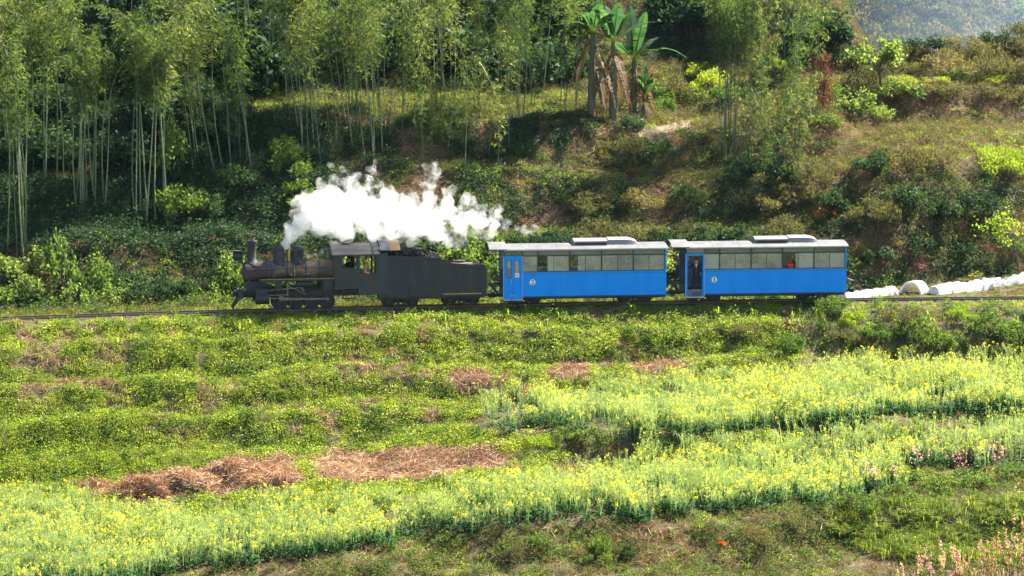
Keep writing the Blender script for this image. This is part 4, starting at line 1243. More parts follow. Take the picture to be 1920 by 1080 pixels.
rng = np.random.default_rng(11)
herb_bright = [mat_mesh(100+i, 170, .34, .06, .034, L_BRIGHT, .11) for i in range(3)] + [mat_mesh(104+i, 170, .32, .055, .03, L_LIME, .10) for i in range(2)]
herb_mix = herb_bright + [tuft_mesh(108+i, 22, .20, .02, .22, L_LIMEG, .9) for i in range(2)]
herb_green = [mat_mesh(110+i, 100, .36, .09, .06, L_BUSH, .2) for i in range(3)]
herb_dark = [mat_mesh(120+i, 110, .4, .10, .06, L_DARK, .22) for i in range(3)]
herb_olive = [mat_mesh(130+i, 130, .4, .08, .022, L_OLIVE, .28) for i in range(3)]
t_grass = [tuft_mesh(140+i, 16, .34, .022, .16, L_GRASS, .7) for i in range(3)]
t_long = [tuft_mesh(150+i, 16, .55, .03, .2, L_GRASS, .9) for i in range(3)]
t_dry = [tuft_mesh(160+i, 16, .36, .018, .18, L_DRYGRASS, .9) for i in range(3)]
t_blade = [tuft_mesh(170+i, 7, .46, .05, .1, L_LIME, .5) for i in range(2)] + [tuft_mesh(173, 7, .42, .05, .1, L_BRIGHT, .5)]
lit = [litter_mesh(180+i, 70, .35, .17, .035, L_LITTER, .05) for i in range(3)]
twigs = [litter_mesh(185+i, 26, .45, .55, .016, L_STRAW, .14, .35) for i in range(3)]
lit_far = [litter_mesh(190, 60, .35, .12, .05, L_LITTER, .04)]

def emit(name, label, P, Nn, meshes, smin, smax, lean=.5, tilt=.12):
    n = len(P)
    if n == 0: return None
    rot = along(Nn, rng, lean)
    return scatter(name, label, P, rng.uniform(smin, smax, n), rot, rng.integers(0, len(meshes), n), meshes)

# --- one dense sample of the whole visible ground, shared out between the covers
P, Nn, px, row = sample(120000, rng)
dtr = P[:, 1] - np.array([ty(x) for x in P[:, 0]])
near = dtr < -.75
on_track = np.abs(dtr) < .75
rape = inpoly(px, row, RAPE_LOW) | inpoly(px, row, RAPE_UP) | inpoly(px, row, RAPE_MID)
wb_ = nz(P, .8, 3.0)*16 + nz(P, 2.4, 1.0)*9
straw = in_any(px + wb_, row + wb_*.8, STRAWS)
strip = inpoly(px, row, GREEN_STRIP)
n1 = nz(P, .33); n2 = nz(P, 1.3, 5.0); n3 = nz(P, .12, 9.0)
bottom = near & ~rape & (row > 905) & (row > np.interp(px, [-400,0,250,480,640,850,1000,1300,1560,1700,1701,2300], [1150,1125,1090,1055,1035,998,986,960,945,920,880,880]))
bank = near & ~rape & ~bottom & ~straw
u = rng.uniform(0, 1, len(P))

m_ = bank & (n1*.6+n2*.7+ (u-.5)*.5 > -.34) & (u < .62) & (dtr < -1.5) & (px < 1500)
emit('bank_herbs', 'bright green low herbs covering the bank below the railway', P[m_], Nn[m_], herb_mix, .7, 1.5, .85)
m_ = bank & (n1*.6+n2*.7+ (u-.5)*.5 > -.05) & (u > .62) & (u < .72) & (dtr < -1.2)
emit('bank_leaf_plants', 'darker leafy plants among the bank herbs', P[m_], Nn[m_], herb_green, .6, 1.3, .7)
m_ = bank & (u > .72) & (u < .93)
emit('bank_grass', 'green grass tufts on the bank below the railway', P[m_], Nn[m_], t_grass[:1] + herb_mix[-2:] + [tuft_mesh(112+i, 20, .24, .022, .24, L_LIMEG, .9) for i in range(2)], .6, 1.25, .4)
m_ = bank & (n1*.6+n2*.7 < -.28) & (u < .45)
emit('bank_litter', 'brown dead stalks and leaves between the bank herbs', P[m_], Nn[m_], lit + twigs + t_dry, .6, 1.2, .9)
m_ = bank & (dtr > -3.6) & (dtr < -1.7) & (u > .93) & (n2 > -.3)
emit('shoulder_blades', 'upright light green blades of leaves along the track shoulder', P[m_], Nn[m_], t_blade, .7, 1.35, .1)
m_ = (np.abs(dtr) < 1.9) & (np.abs(dtr) > .62) & (u < .55)
emit('track_grass', 'short grass growing along the rails', P[m_], Nn[m_], [t_grass[0], t_grass[1], herb_bright[0], herb_bright[3]], .3, .62, .3)
m_ = bottom & ~strip & (n1 + .6*n2 > -.15) & (u < .5)
emit('rough_herbs', 'rough green herbs on the lowest bank at the bottom', P[m_], Nn[m_], herb_olive + herb_bright[:2] + herb_green[:2], .6, 1.2, .6)
m_ = bottom & ~strip & (u > .5) & (u < .95)
emit('rough_dry_grass', 'dry olive brown grass on the lowest bank at the bottom', P[m_], Nn[m_], t_dry + [t_grass[2], herb_olive[0], twigs[0]], .6, 1.25, .5)
m_ = strip & ~rape & (u < .9)
emit('green_grass_strip', 'long bright green grass on the small terrace at lower right', P[m_], Nn[m_], t_long + [tuft_mesh(155, 18, .5, .028, .2, L_LIMEG, .9)], .6, 1.3, .35)
m_ = near & straw & (u < .9)
emit('stalk_litter', 'brown dry stalks strewn along the foot of the bank', P[m_], Nn[m_], twigs + [lit[0]], .6, 1.2, .9)

m_ = bank & inpoly(px + wb_, row + wb_, [(-200,760),(300,775),(440,870),(420,900),(150,900),(-200,890)]) & (u < .8)
emit('lime_herbs', 'dense lime green herbs on the lowest part of the bank at left', P[m_], Nn[m_], herb_bright[3:] + herb_mix[-2:], .8, 1.5, .85)

# --- the hillside behind the train
pathm = inpoly(px + wb_*.4, row + wb_*.3, [(1182,262),(1190,246),(1240,232),(1302,224),(1308,240),(1262,252),(1225,264)])
far = (dtr > .9) & ~pathm
slope = Nn[:, 2]
white_bed = inpoly(px, row, [(1560,568),(1560,545),(1680,535),(1920,508),(2300,495),(2300,555),(1700,566)])
sunny = (slope > .93)
leftside = px < 640
m_ = far & ~white_bed & (slope < .93) & (n1 + n2*.5 > -.12) & (u < .36) & ~((px > 1550) & (row < 330))
emit('hill_dark_herbs', 'dark green ground plants on the terrace banks', P[m_], Nn[m_], herb_dark + [herb_green[0]], .7, 1.5, .8)
m_ = far & ~white_bed & (slope < .93) & (n1 + n2*.5 <= .05) & (u > .36) & (u < .68)
emit('hill_litter', 'brown dead leaves and fallen bamboo twigs on the slope', P[m_], Nn[m_], lit + twigs, .7, 1.3, .95)
dim = (px < 620) & (row < 470) & ~inpoly(px, row, [(90,355),(190,350),(190,325),(90,330)]) & ~inpoly(px, row, [(470,215),(640,215),(640,170),(470,178)])  # ground planted dark to paint in shade, two sunlit patches left out
m_ = far & ~white_bed & (slope >= .90) & (u < .6) & ~dim
emit('terrace_grass', 'sunlit grass and low herbs on the flat terraces', P[m_], Nn[m_], t_grass + [herb_bright[0], herb_olive[0], t_dry[0]], .7, 1.5, .4)
m_ = far & ~white_bed & (px > 1080) & (u > .68) & (u < .95) & (row < 500)
emit('hill_scrub_grass', 'olive scrub and dry grass on the right hand slope', P[m_], Nn[m_], herb_olive + t_dry + twigs[:1] + [litter_mesh(188, 60, .4, .3, .02, L_RUST, .2, .5)], .8, 1.7, .6)
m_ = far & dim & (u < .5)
emit('painted_shade_plants', 'dark plants and fallen leaves standing in for shade under the left bamboo', P[m_], Nn[m_], herb_dark + lit[:1], .8, 1.7, .7)
m_ = far & (px <= 1080) & (u > .86) & ~dim
emit('hill_dry_grass', 'dry grass tufts between the bamboo', P[m_], Nn[m_], t_dry + [herb_olive[1]], .7, 1.4, .5)
m_ = white_bed & (u < .5) & (dtr > 1.2)
emit('bed_weeds', 'low weeds and stubble around the plastic covered beds', P[m_], Nn[m_], t_dry + t_grass + lit, .4, .8, .6)
# shrubby fringe right behind the train
m_ = far & (dtr > 1.9) & (dtr < 5.5) & (u > .68) & (u < .86) & (px < 1600)
emit('trackside_weeds', 'leafy weeds in the strip behind the railway', P[m_], Nn[m_], herb_green + herb_dark[:1], 1.0, 2.2, .4)

P2, N2, px2, row2 = sample(9000, rng, TTF, px_lim=(1300, 2100))
scr = [shrub_mesh(700+i, 620, (1.1, 1.1, .8), .17, .06, L_OLIVE, 10, .4, .3, 3)[0] for i in range(3)]
k2 = rng.uniform(0, 1, len(P2))
fp = nz(P2, .07, 3.0)*1.3 + .12*rng.normal(size=len(P2))
k3 = fp > .12
emit('far_dry_grass', 'dry brown grass patches on the hazy far hill', P2[k3], N2[k3], [tuft_mesh(720+i, 70, .6, .035, 1.2, L_DRYGRASS, .9) for i in range(2)], .8, 1.8, .6)
k3 = fp < .2
emit('far_scrub', 'hazy scrub covering the hill beyond the side valley', P2[k3], N2[k3], scr + [shrub_mesh(710, 620, (1.1, 1.1, .8), .17, .07, L_DARK, 10, .4, .3, 3)[0]], .7, 2.4, .3)

# --- the rape fields
rape_full = [rape_mesh(200+i, .22, H=.9+.16*i) for i in range(4)]
rape_pale = [rape_mesh(210+i, .06, leafy=.5, H=.85+.2*i) for i in range(3)]
rape_front = [rape_mesh(220+i, .28, n_st=7, H=.95, leafy=3.2) for i in range(3)]
P, Nn, px, row = sample(60000, rng)
u = rng.uniform(0, 1, len(P)); nn = nz(P, .3, 4.0)
for nm, lb, poly, dens, fb in (('lower_rape_field', 'broad band of yellow flowering rape across the foreground', RAPE_LOW, .50, -.02),
                               ('upper_rape_field', 'yellow flowering rape on the raised terrace at right', RAPE_UP, .50, .12),
                               ('middle_rape_field', 'pale green rape going to seed on the step between the two fields', RAPE_MID, .5, -.2)):
    wob = nz(P, .45, 2.0)*16 + nz(P, 1.9, 6.0)*8
    s = inpoly(px + wob, row + wob*.7, poly) & (u < dens) & (nz(P, .9, 8.0) > -.52)
    if nm == 'upper_rape_field': s &= rng.uniform(0, 1, len(P)) < np.clip((px - 880 + 60*nz(P, .5, 7.0))/330, .08, 1)
    p, r_ = px[s], row[s]
    # front rows are leafier: distance to the front edge of the polygon in ground metres
    q = P[s]
    front = np.interp(p, *{'lower_rape_field': ([-400,0,250,480,640,850,1000,1300,1560,1700], [1150,1128,1096,1060,1042,1002,990,966,948,920]),
                           'upper_rape_field': ([880,1000,1150,1300,1500,1750,2300], [812,812,835,826,802,780,772]),
                           'middle_rape_field': ([1180,1400,1650,1920,2300], [896,886,878,872,862])}[nm])
    fd = front - r_
    idx = np.where(fd < 9 + 7*rng.normal(size=len(p)), 7 + rng.integers(0, 3, len(p)), np.where(nn[s] + .22*rng.normal(size=len(p)) > .06 - fb, rng.integers(0, 4, len(p)), 4 + rng.integers(0, 3, len(p))))
    scatter(nm, lb, q, rng.uniform(.72, 1.2, len(q)), upright(len(q), rng, .11), idx, rape_full + rape_pale + rape_front)

# ------------------------------------------------------------------ bamboo
BV = {}
def bamboo_proto(key, *a, **k):
    cm, fm = bamboo_mesh(*a, **k)
    BV[key] = (cm, fm)
for i in range(5): bamboo_proto('tall%d' % i, 300+i, 11.5, .50, 1.3 + .3*i, 16, L_BAMBOO, r0=.031)
for i in range(4): bamboo_proto('mid%d' % i, 310+i, 8.5, .34, .9, 16, L_BAMBOO, r0=.024)
for i in range(3): bamboo_proto('low%d' % i, 320+i, 5.5, .12, 1.0, 20, L_BAMBOO, r0=.020)
for i in range(2): bamboo_proto('gold%d' % i, 330+i, 7.5, .35, 2.6, 44, L_BAMBOO_Y, r0=.03)
for i in range(2): bamboo_proto('bare%d' % i, 340+i, 9.5, .78, .8, 16, L_BAMBOO, r0=.04)
for i in range(3): bamboo_proto('thick%d' % i, 350+i, 11.0, .50, 2.4, 21, L_BAMBOO, r0=.036)
KIND = {'T': ['tall%d' % i for i in range(5)], 'M': ['mid%d' % i for i in range(4)], 'L': ['low%d' % i for i in range(3)], 'G': ['gold0', 'gold1'], 'B': ['bare0', 'bare1'], 'K': ['thick0', 'thick1', 'thick2']}

def bamboo(px, row, key, s, lean, yaw, label, group):
    loc, n = hit(px, row)
    if loc is None: return None
    root = empty('bamboo', loc - Vector((0, 0, .05)), (lean[0], lean[1], 0), label, 'bamboo', group)
    q = Matrix.Rotation(yaw, 4, 'Z')
    root.rotation_euler = (Matrix.Rotation(lean[1], 4, 'Y') @ Matrix.Rotation(lean[0], 4, 'X') @ q).to_euler()
    root.scale = (s, s, s)
    link_mesh('culm', BV[key][0], root); link_mesh('foliage', BV[key][1], root)
    return root

br_ = random.Random(21)
STANDS = [
 # label, group, [(px range, row range, count, kinds, scale range, lean-x)]
 ('thick pale bamboo stem at the far left edge', 'thick bamboo stems at the far left edge', [((2, 60), (462, 490), 6, 'TB', (.95, 1.15), .01)]),
 ('slender bamboo stem rising from the dark hollow at far left', 'bamboo of the dark left hollow', [((15, 125), (325, 345), 16, 'TTK', (.9, 1.15), .0)]),
 ('bamboo stem rooted above the sunlit grass patch', 'bamboo above the sunlit grass patch', [((128, 200), (372, 400), 12, 'TKB', (.85, 1.05), .02)]),
 ('tall blue-green bamboo under the big drooping crown', 'bamboo under the big drooping crown', [((252, 318), (405, 440), 11, 'KKT', (1.05, 1.25), -.01)]),
 ('thin bamboo leaning left over reddish leaf litter', 'bamboo over the reddish leaf litter', [((335, 475), (298, 328), 16, 'TTM', (.8, 1.05), -.07)]),
 ('straight bamboo tuft leaning right above the small round bush', 'straight bamboo above the round bush', [((478, 515), (166, 186), 7, 'TT', (.75, .95), .10)]),
 ('bamboo leaning left in the grove directly above the steam plume', 'bamboo above the steam plume', [((535, 720), (205, 320), 24, 'TTMK', (.75, 1.05), -.10)]),
 ('bamboo with feathery crown on the sunlit centre terrace', 'bamboo on the sunlit terrace', [((640, 890), (176, 222), 24, 'MTMK', (.8, 1.1), .0)]),
 ('short leafy bamboo drooping over the dark bank behind the plume', 'short leafy bamboo on the dark bank', [((690, 1010), (225, 330), 18, 'LLM', (.8, 1.2), .02)]),
 ('bamboo standing between the centre terrace and the banana plants', 'bamboo beside the banana plants', [((880, 1085), (190, 225), 22, 'MTM', (.8, 1.1), .03)]),
 ('bright feathery bamboo in the clump right of the banana plants', 'bamboo clump right of the banana plants', [((1345, 1398), (285, 305), 11, 'KTT', (.85, 1.1), .02)]),
 ('bushy low bamboo leafy down to the ground at right of centre', 'bushy low bamboo right of centre', [((1395, 1530), (245, 345), 15, 'LLM', (.9, 1.25), .04)]),
 ('bamboo with its crown hanging over the rust-red vine', 'bamboo beside the rust-red vine', [((1440, 1530), (180, 215), 8, 'MT', (.85, 1.1), .04)]),
 ('lone wispy bamboo standing before the hazy far hill', None, [((1574, 1580), (135, 140), 1, 'M', (.95, 1.0), .0)]),
 ('bamboo in the dim back rows along the top left', 'bamboo in the dim back rows at left', [((-40, 540), (40, 200), 40, 'TTK', (.85, 1.15), .0)]),
 ('bamboo in the dim back rows along the top centre', 'bamboo in the dim back rows at centre', [((520, 1130), (20, 110), 32, 'TTK', (.8, 1.1), .0)]),
]
for label, group, specs in STANDS:
    for (pa, ra, cnt, kinds, sr, lx) in specs:
        for i in range(cnt):
            k = br_.choice(KIND[br_.choice(kinds)])
            bamboo(br_.uniform(*pa), br_.uniform(*ra), k, br_.uniform(*sr), (br_.gauss(0, .04), lx + br_.gauss(0, .035)), br_.uniform(0, 6.3), label, group)
SHR_BACK = None
BACK_FILL_BUSHES = [(br_.uniform(-20, 1080), br_.uniform(15, 180)) for _ in range(52)] + [(br_.uniform(-20, 520), br_.uniform(190, 330)) for _ in range(24)] + [(br_.uniform(1260, 1560), br_.uniform(20, 120)) for _ in range(9)]  # dark bushes added behind the bamboo to deepen shade and contrast
for px, row, s, lb in ((100, 200, 1.0, 'golden arching bamboo crown lit by the sun at the top left'), (520, 235, .38, 'small round yellow-green bush of bamboo above the dark bank'), (1480, 232, .62, 'yellow-green bamboo bush beside the rust-red vine')):
    bamboo(px, row, 'gold%d' % (px % 2), s, (0, .03), px, lb, None)

# ------------------------------------------------------------------ shrubs and trees that can be told apart
SHR = {
 'leafy': [shrub_mesh(400+i, 900, (.9, .9, 1.0), .14, .085, L_PALE, 16, .4, .55, 9) for i in range(3)],
 'green': [shrub_mesh(410+i, 1300, (1., 1., .85), .13, .075, L_BUSH, 16, .3, .5, 8) for i in range(3)],
 'dark': [shrub_mesh(420+i, 1300, (1., 1., .8), .14, .075, L_DARK, 15, .2, .45, 8) for i in range(3)],
 'fine': [shrub_mesh(430+i, 1900, (1.1, 1.1, .75), .12, .035, L_LIME, 14, .6, .45, 6) for i in range(2)],
 'olive': [shrub_mesh(440+i, 1700, (1.1, 1.1, .8), .14, .04, L_OLIVE, 14, .5, .45, 10) for i in range(3)],
 'brown': [shrub_mesh(450+i, 1300, (1., 1., .8), .16, .035, L_RUST, 12, .3, .45, 14) for i in range(1)],
}
sr_ = random.Random(5)
def shrub(px, row, kind, size, label, group=None, zs=1.0, cat='shrub'):
    loc, n = hit(px, row)
    if loc is None: return
    fm, st = SHR[kind][sr_.randrange(len(SHR[kind]))]
    root = empty('shrub', loc - Vector((0, 0, .06)), (sr_.gauss(0, .06), sr_.gauss(0, .06), sr_.uniform(0, 6.3)), label, cat, group)
    s = size; root.scale = (s*sr_.uniform(.9, 1.15), s*sr_.uniform(.9, 1.15), s*zs*sr_.uniform(.9, 1.12))
    link_mesh('foliage', fm, root); link_mesh('stems', st, root)
    return root

SHR['back'] = [shrub_mesh(460+i, 1700, (1., 1., .95), .17, .085, L_DARK, 18, .1, .6, 6, hollow=.4) for i in range(3)]
for px, row in BACK_FILL_BUSHES:
    if row < 185 and px < 1100: shrub(px, row, 'back', sr_.uniform(2.0, 3.2), 'dark thicket added as shade behind the bamboo along the top', 'added dark thickets along the top', 1.0, 'thicket')
    elif px < 600: shrub(px, row, 'back', sr_.uniform(1.2, 1.9), 'dark bush added as shade in the hollow among the left bamboo', 'added dark bushes among the left bamboo', .9, 'thicket')
    else: shrub(px, row, 'back', sr_.uniform(1.8, 2.6), 'dark thicket behind the right hand bamboo clump', 'dark thickets behind the right bamboo', 1.0, 'thicket')
for px, row, s, k in ((1600, 140, 1.5, 'olive'), (1640, 146, 1.1, 'green'), (1675, 150, 1.5, 'olive'), (1708, 149, .9, 'dark'), (1735, 152, 1.3, 'olive'), (1775, 151, 1.7, 'olive'), (1800, 154, 1.0, 'green'), (1830, 152, 1.4, 'olive'), (1870, 151, 1.8, 'olive'), (1905, 152, 1.3, 'olive'), (1580, 130, 1.6, 'dark')):
    shrub(px, row, k, s, 'scrub bush along the terrace lip against the hazy hill', 'bushes along the terrace lip', .9)
for px, row, s, k in ((1700, 112, 1.3, 'olive'), (1740, 105, 1.5, 'dark'), (1770, 125, 1.2, 'olive'), (1800, 100, 1.5, 'olive'), (1835, 115, 1.4, 'olive'), (1865, 90, 1.5, 'dark'), (1900, 105, 1.5, 'olive'), (1915, 75, 1.4, 'olive'), (1820, 85, 1.2, 'olive')):
    shrub(px, row, k, s, 'dry olive bush on the misty slope above the ledge', 'bushes on the misty slope', .8)
def far_bush(x, y, s):
    b = BVHTree.FromPolygons(FV, FF); loc, n, i, t = b.ray_cast(Vector((x, y, 200)), Vector((0, 0, -1)))
    if loc is None: return
    fm, st = SHR[sr_.choice(['olive', 'dark', 'green'])][0]
    root = empty('shrub', loc, (0, 0, sr_.uniform(0, 6)), 'bush in the haze on the far hill', 'shrub', 'bushes on the hazy far hill'); root.scale = (s, s, s*.8)
    link_mesh('foliage', fm, root); link_mesh('stems', st, root)
for i in range(26): far_bush(sr_.uniform(27, 58), sr_.uniform(84, 125), sr_.uniform(1.6, 3.4))
# left of the locomotive
for px, row, s, zs in ((20, 585, 1.05, 1.15), (62, 575, 1.0, 1.2), (112, 552, 1.2, 1.6), (150, 582, 1.0, 1.0), (182, 560, 1.2, 1.35), (10, 540, 1.3, 1.2), (215, 575, .9, .9), (75, 520, 1.0, 1.1)):
    shrub(px, row, 'leafy', s, 'bright small-leaved shrub beside the rails at the left edge', 'bright shrubs beside the rails at left', zs)
for px, row, s in ((258, 568, .95), (300, 560, 1.1), (345, 556, .9), (400, 556, .9)):
    shrub(px, row, 'dark' if px < 400 else 'olive', s, 'low dark shrub between the left shrubs and the locomotive', 'low dark shrubs ahead of the locomotive')
for px, row, s in ((425, 562, 1.0), (432, 545, 1.15)):
    shrub(px, row, 'leafy', s, 'glossy leafy bush right in front of the locomotive buffer beam', 'leafy bushes in front of the locomotive', 1.2)
shrub(340, 420, 'green', 1.5, 'dark green bush on the slope left of the steam plume', None, 1.3)
shrub(330, 335, 'leafy', 1.3, 'leafy shrub beside the tall blue-green bamboo stems', None, 1.7)
shrub(405, 405, 'dark', 1.5, 'broad dark bush below the reddish leaf litter'); shrub(440, 350, 'dark', 1.3, 'dark rounded bush under the leaning bamboo')
for px, row, s in ((540, 330, 1.1), (560, 390, 1.2), (535, 300, 1.0)):
    shrub(px, row, 'green', s, 'yellowish green bush at the left edge of the steam plume', 'bushes at the left edge of the plume', 1.2)
for px, row, s, k in ((720, 545, 1.2, 'green'), (780, 540, 1.2, 'green'), (850, 528, 1.45, 'leafy'), (895, 522, 1.5, 'leafy'), (930, 530, 1.2, 'green'), (820, 495, 1.4, 'dark'), (640, 548, 1.2, 'leafy'), (590, 552, 1.1, 'leafy'), (540, 555, 1.1, 'green')):
    shrub(px, row, k, s, 'leafy bush close behind the locomotive and tender', 'bushes behind the locomotive and tender', 1.15)
for px, row, s, k in ((985, 480, 1.2, 'dark'), (1040, 470, 1.2, 'dark'), (1120, 462, 1.3, 'olive'), (1190, 465, 1.3, 'olive'), (1265, 520, 1.2, 'leafy'), (1250, 470, 1.2, 'dark'), (1330, 470, 1.3, 'dark'), (1400, 470, 1.3, 'dark'), (1470, 455, 1.3, 'olive'), (1560, 500, 1.2, 'dark')):
    shrub(px, row, k, s, 'scrubby bush on the bank just above the carriage roofs', 'bushes on the bank above the carriages')
r_ = shrub(1262, 524, 'brown', .55, 'dry brown bush with red leaf tips seen in the gap between the carriages', None, 2.2)
for px, row, s, k in ((1180, 250, 1.1, 'dark'), (1215, 195, 1.35, 'green'), (1255, 190, 1.5, 'olive'), (1300, 200, 1.2, 'green'), (1240, 215, 1.0, 'green')):
    shrub(px, row, k, s, 'rounded olive green bush beside the banana plants', 'bushes beside the banana plants')
for px, row, s, k in ((1330, 175, 1.5, 'fine'), (1310, 150, 1.2, 'fine'), (1370, 200, 1.3, 'green')):
    shrub(px, row, k, s, 'bright yellow-green bush at the foot of the right bamboo clump', 'yellow-green bushes by the right bamboo clump')
for px, row, s, k in ((1120, 320, 1.1, 'olive'), (1170, 300, 1.3, 'olive'), (1230, 300, 1.2, 'dark'), (1110, 400, 1.2, 'olive'), (1200, 400, 1.3, 'olive'), (1290, 380, 1.1, 'dark'), (1270, 320, 1.0, 'olive')):
    shrub(px, row, k, s, 'olive scrub bush on the bank below the tan footpath', 'scrub on the bank below the footpath')
for px, row, s, k in ((1390, 330, 1.3, 'dark'), (1450, 350, 1.4, 'dark'), (1520, 345, 1.2, 'olive'), (1430, 395, 1.3, 'olive'), (1500, 390, 1.4, 'olive'), (1560, 400, 1.2, 'dark')):
    shrub(px, row, k, s, 'dull scrub bush on the steep bank above the second carriage', 'scrub above the second carriage')
for px, row, s, k in ((1590, 225, 1.0, 'leafy'), (1620, 215, 1.1, 'leafy'), (1650, 232, .9, 'leafy'), (1570, 195, 1.1, 'green'), (1610, 180, 1.3, 'olive'), (1670, 190, 1.1, 'leafy'), (1545, 240, .9, 'green')):
    shrub(px, row, k, s, 'pale leafy shrub on the terrace right of the rust-red vine', 'pale shrubs on the right terrace')
for px, row, s, k in ((1720, 185, 1.3, 'olive'), (1780, 190, 1.4, 'olive'), (1840, 188, 1.4, 'olive'), (1900, 192, 1.3, 'olive'), (1690, 160, 1.0, 'fine'), (1760, 158, .8, 'fine'), (1860, 157, .8, 'fine')):
    shrub(px, row, k, s, 'olive brown scrub mound below the hazy far hill', 'scrub mounds on the right bank', .8)
for px, row, s, k in ((1640, 330, 1.4, 'dark'), (1700, 320, 1.3, 'olive'), (1760, 330, 1.4, 'olive'), (1690, 400, 1.5, 'dark'), (1760, 420, 1.4, 'dark'), (1640, 430, 1.4, 'olive'), (1830, 400, 1.3, 'dark'), (1720, 480, 1.2, 'dark'), (1800, 490, 1.1, 'dark'), (1900, 480, 1.1, 'green'), (1650, 500, 1.1, 'dark')):
    shrub(px, row, k, s, 'dark scrub on the steep bank above the white plastic rows', 'scrub above the white plastic rows')
for px, row, s in ((1880, 340, 1.5), (1915, 330, 1.6), (1860, 305, 1.0)):
    shrub(px, row, 'fine', s, 'vivid lime green bush at the right edge of the hillside', 'lime bushes at the right edge', 1.1)
shrub(1128, 1048, 'green', .5, 'green vine covered stump standing on the lowest bank', None, 2.1)
# along the bank on the near side
for px, row, s, k in ((1560, 590, .8, 'green'), (1600, 610, .8, 'fine'), (1540, 575, .7, 'green'), (1720, 640, 1.0, 'green'), (1760, 660, .9, 'green'), (1850, 630, 1.0, 'green'), (1900, 650, 1.1, 'green'), (1800, 600, .8, 'fine'), (1690, 610, .9, 'olive'), (1650, 640, .9, 'green'), (1580, 650, .9, 'olive'), (1480, 660, .8, 'green'), (1400, 640, .8, 'olive')):
    shrub(px, row, k, s, 'green shrub on the shaded bank below the rails at right', 'shrubs on the bank below the rails at right')
for px, row, s, k in ((1060, 830, .7, 'green'), (1110, 835, .7, 'green'), (1010, 838, .6, 'fine')):
    shrub(px, row, k, s, 'green bush at the corner between the two rape fields', 'bushes between the two rape fields')
for px, row, s, k in ((1120, 1060, .62, 'green'), (1170, 1050, .6, 'dark'), (1010, 1030, .5, 'green'), (960, 1050, .5, 'olive'), (1330, 1010, .6, 'olive'), (1420, 1020, .6, 'olive'), (1500, 1000, .6, 'olive'), (700, 1075, .5, 'olive')):
    shrub(px, row, k, s, 'low rough bush on the lowest bank at the bottom', 'rough bushes on the lowest bank')
for px, row, s, k in ((1600, 955, .8, 'green'), (1680, 940, .8, 'green'), (1760, 930, .9, 'green'), (1830, 920, .8, 'green'), (1620, 915, .7, 'dark'), (1700, 905, .7, 'green'), (1900, 900, .8, 'green')):
    shrub(px, row, k, s, 'leafy green shrub along the right end of the lower rape field', 'shrubs at the right end of the lower field', .9)

def leaf_tree(name, px, row, H, crown, n, leaf, wid, mat, label, cat, lean=(0, 0), bare=False, seed=1, clumps=20, group=None, r0=.09):
    """tree with tapered trunk and limbs, leaves clustered on the limb ends"""
    loc, nn = hit(px, row)
    if loc is None: return
    rng = np.random.default_rng(seed)
    root = empty(name, loc - Vector((0, 0, .08)), (0, 0, 0), label, cat, group)
    mb = MB(); top = np.array([lean[0], lean[1], H*.55])
    mb.tube([(0, 0, 0), (top[0]*.3+.05, top[1]*.3, H*.25), tuple(top)], [r0, r0*.8, r0*.5], 7, caps=False)
    ends = []
    for i in range(clumps):
        d = unit(rng.normal(size=3)); d[2] = abs(d[2])*.8 + .05
        e = top + d*np.array(crown)*rng.uniform(.6, 1.0) + np.array([0, 0, 0])
        s0 = top*rng.uniform(.5, 1.0); m = (s0+e)*.5 + rng.normal(0, .12, 3)
        mb.tube([tuple(s0), tuple(m), tuple(e)], [r0*.4, r0*.22, r0*.07], 5, caps=False)
        for k in range(3):
            t = m + (e-m)*rng.uniform(.1, .9); g = t + unit(rng.normal(size=3))*rng.uniform(.2, .5)*np.mean(crown)*.5 + [0, 0, .1]
            mb.tube([tuple(t), tuple((t+g)*.5 + rng.normal(0, .03, 3)), tuple(g)], [r0*.12, r0*.08, r0*.03], 4, caps=False); ends.append(g)
        ends.append(e)
    link_mesh('trunk', mb.mesh('trunk', M_BARK), root)
    if n:
        ends = np.array(ends); k = rng.integers(0, len(ends), n)
        C = ends[k] + rng.normal(0, .14*np.mean(crown)**.5, (n, 3)); D = rng.normal(0, 1, (n, 3)); D[:, 2] += .3
        link_mesh('crown', quads_mesh('crown', kites(C, D, rng.uniform(.7, 1.3, n)*leaf, rng.uniform(.7, 1.3, n)*wid, rng), mat), root)
    return root
leaf_tree('broadleaf_tree', 1650, 170, 3.6, (2.0, 1.6, 1.4), 1100, .24, .17, L_PALE, 'pale large-leaved tree before the hazy far hill at upper right', 'tree', (-.2, 0), seed=3)
leaf_tree('broadleaf_tree', 1700, 215, 2.2, (1.0, 1.0, .9), 420, .18, .12, L_PALE, 'small pale tree on the grassy terrace below the hazy hill', 'tree', (.2, 0), seed=4)
leaf_tree('budding_tree', 1912, 520, 4.2, (2.2, 1.6, 1.6), 700, .15, .10, L_LIME, 'sparse tree with lime buds and grey twigs above the white plastic rows', 'tree', (-.5, 0), seed=5, r0=.05)
leaf_tree('budding_tree', 1545, 425, 1.3, (.75, .5, .6), 34, .15, .11, L_RED, 'bare little shrub with a few scarlet leaves above the second carriage', 'tree', (0, 0), seed=6, clumps=9, r0=.025)
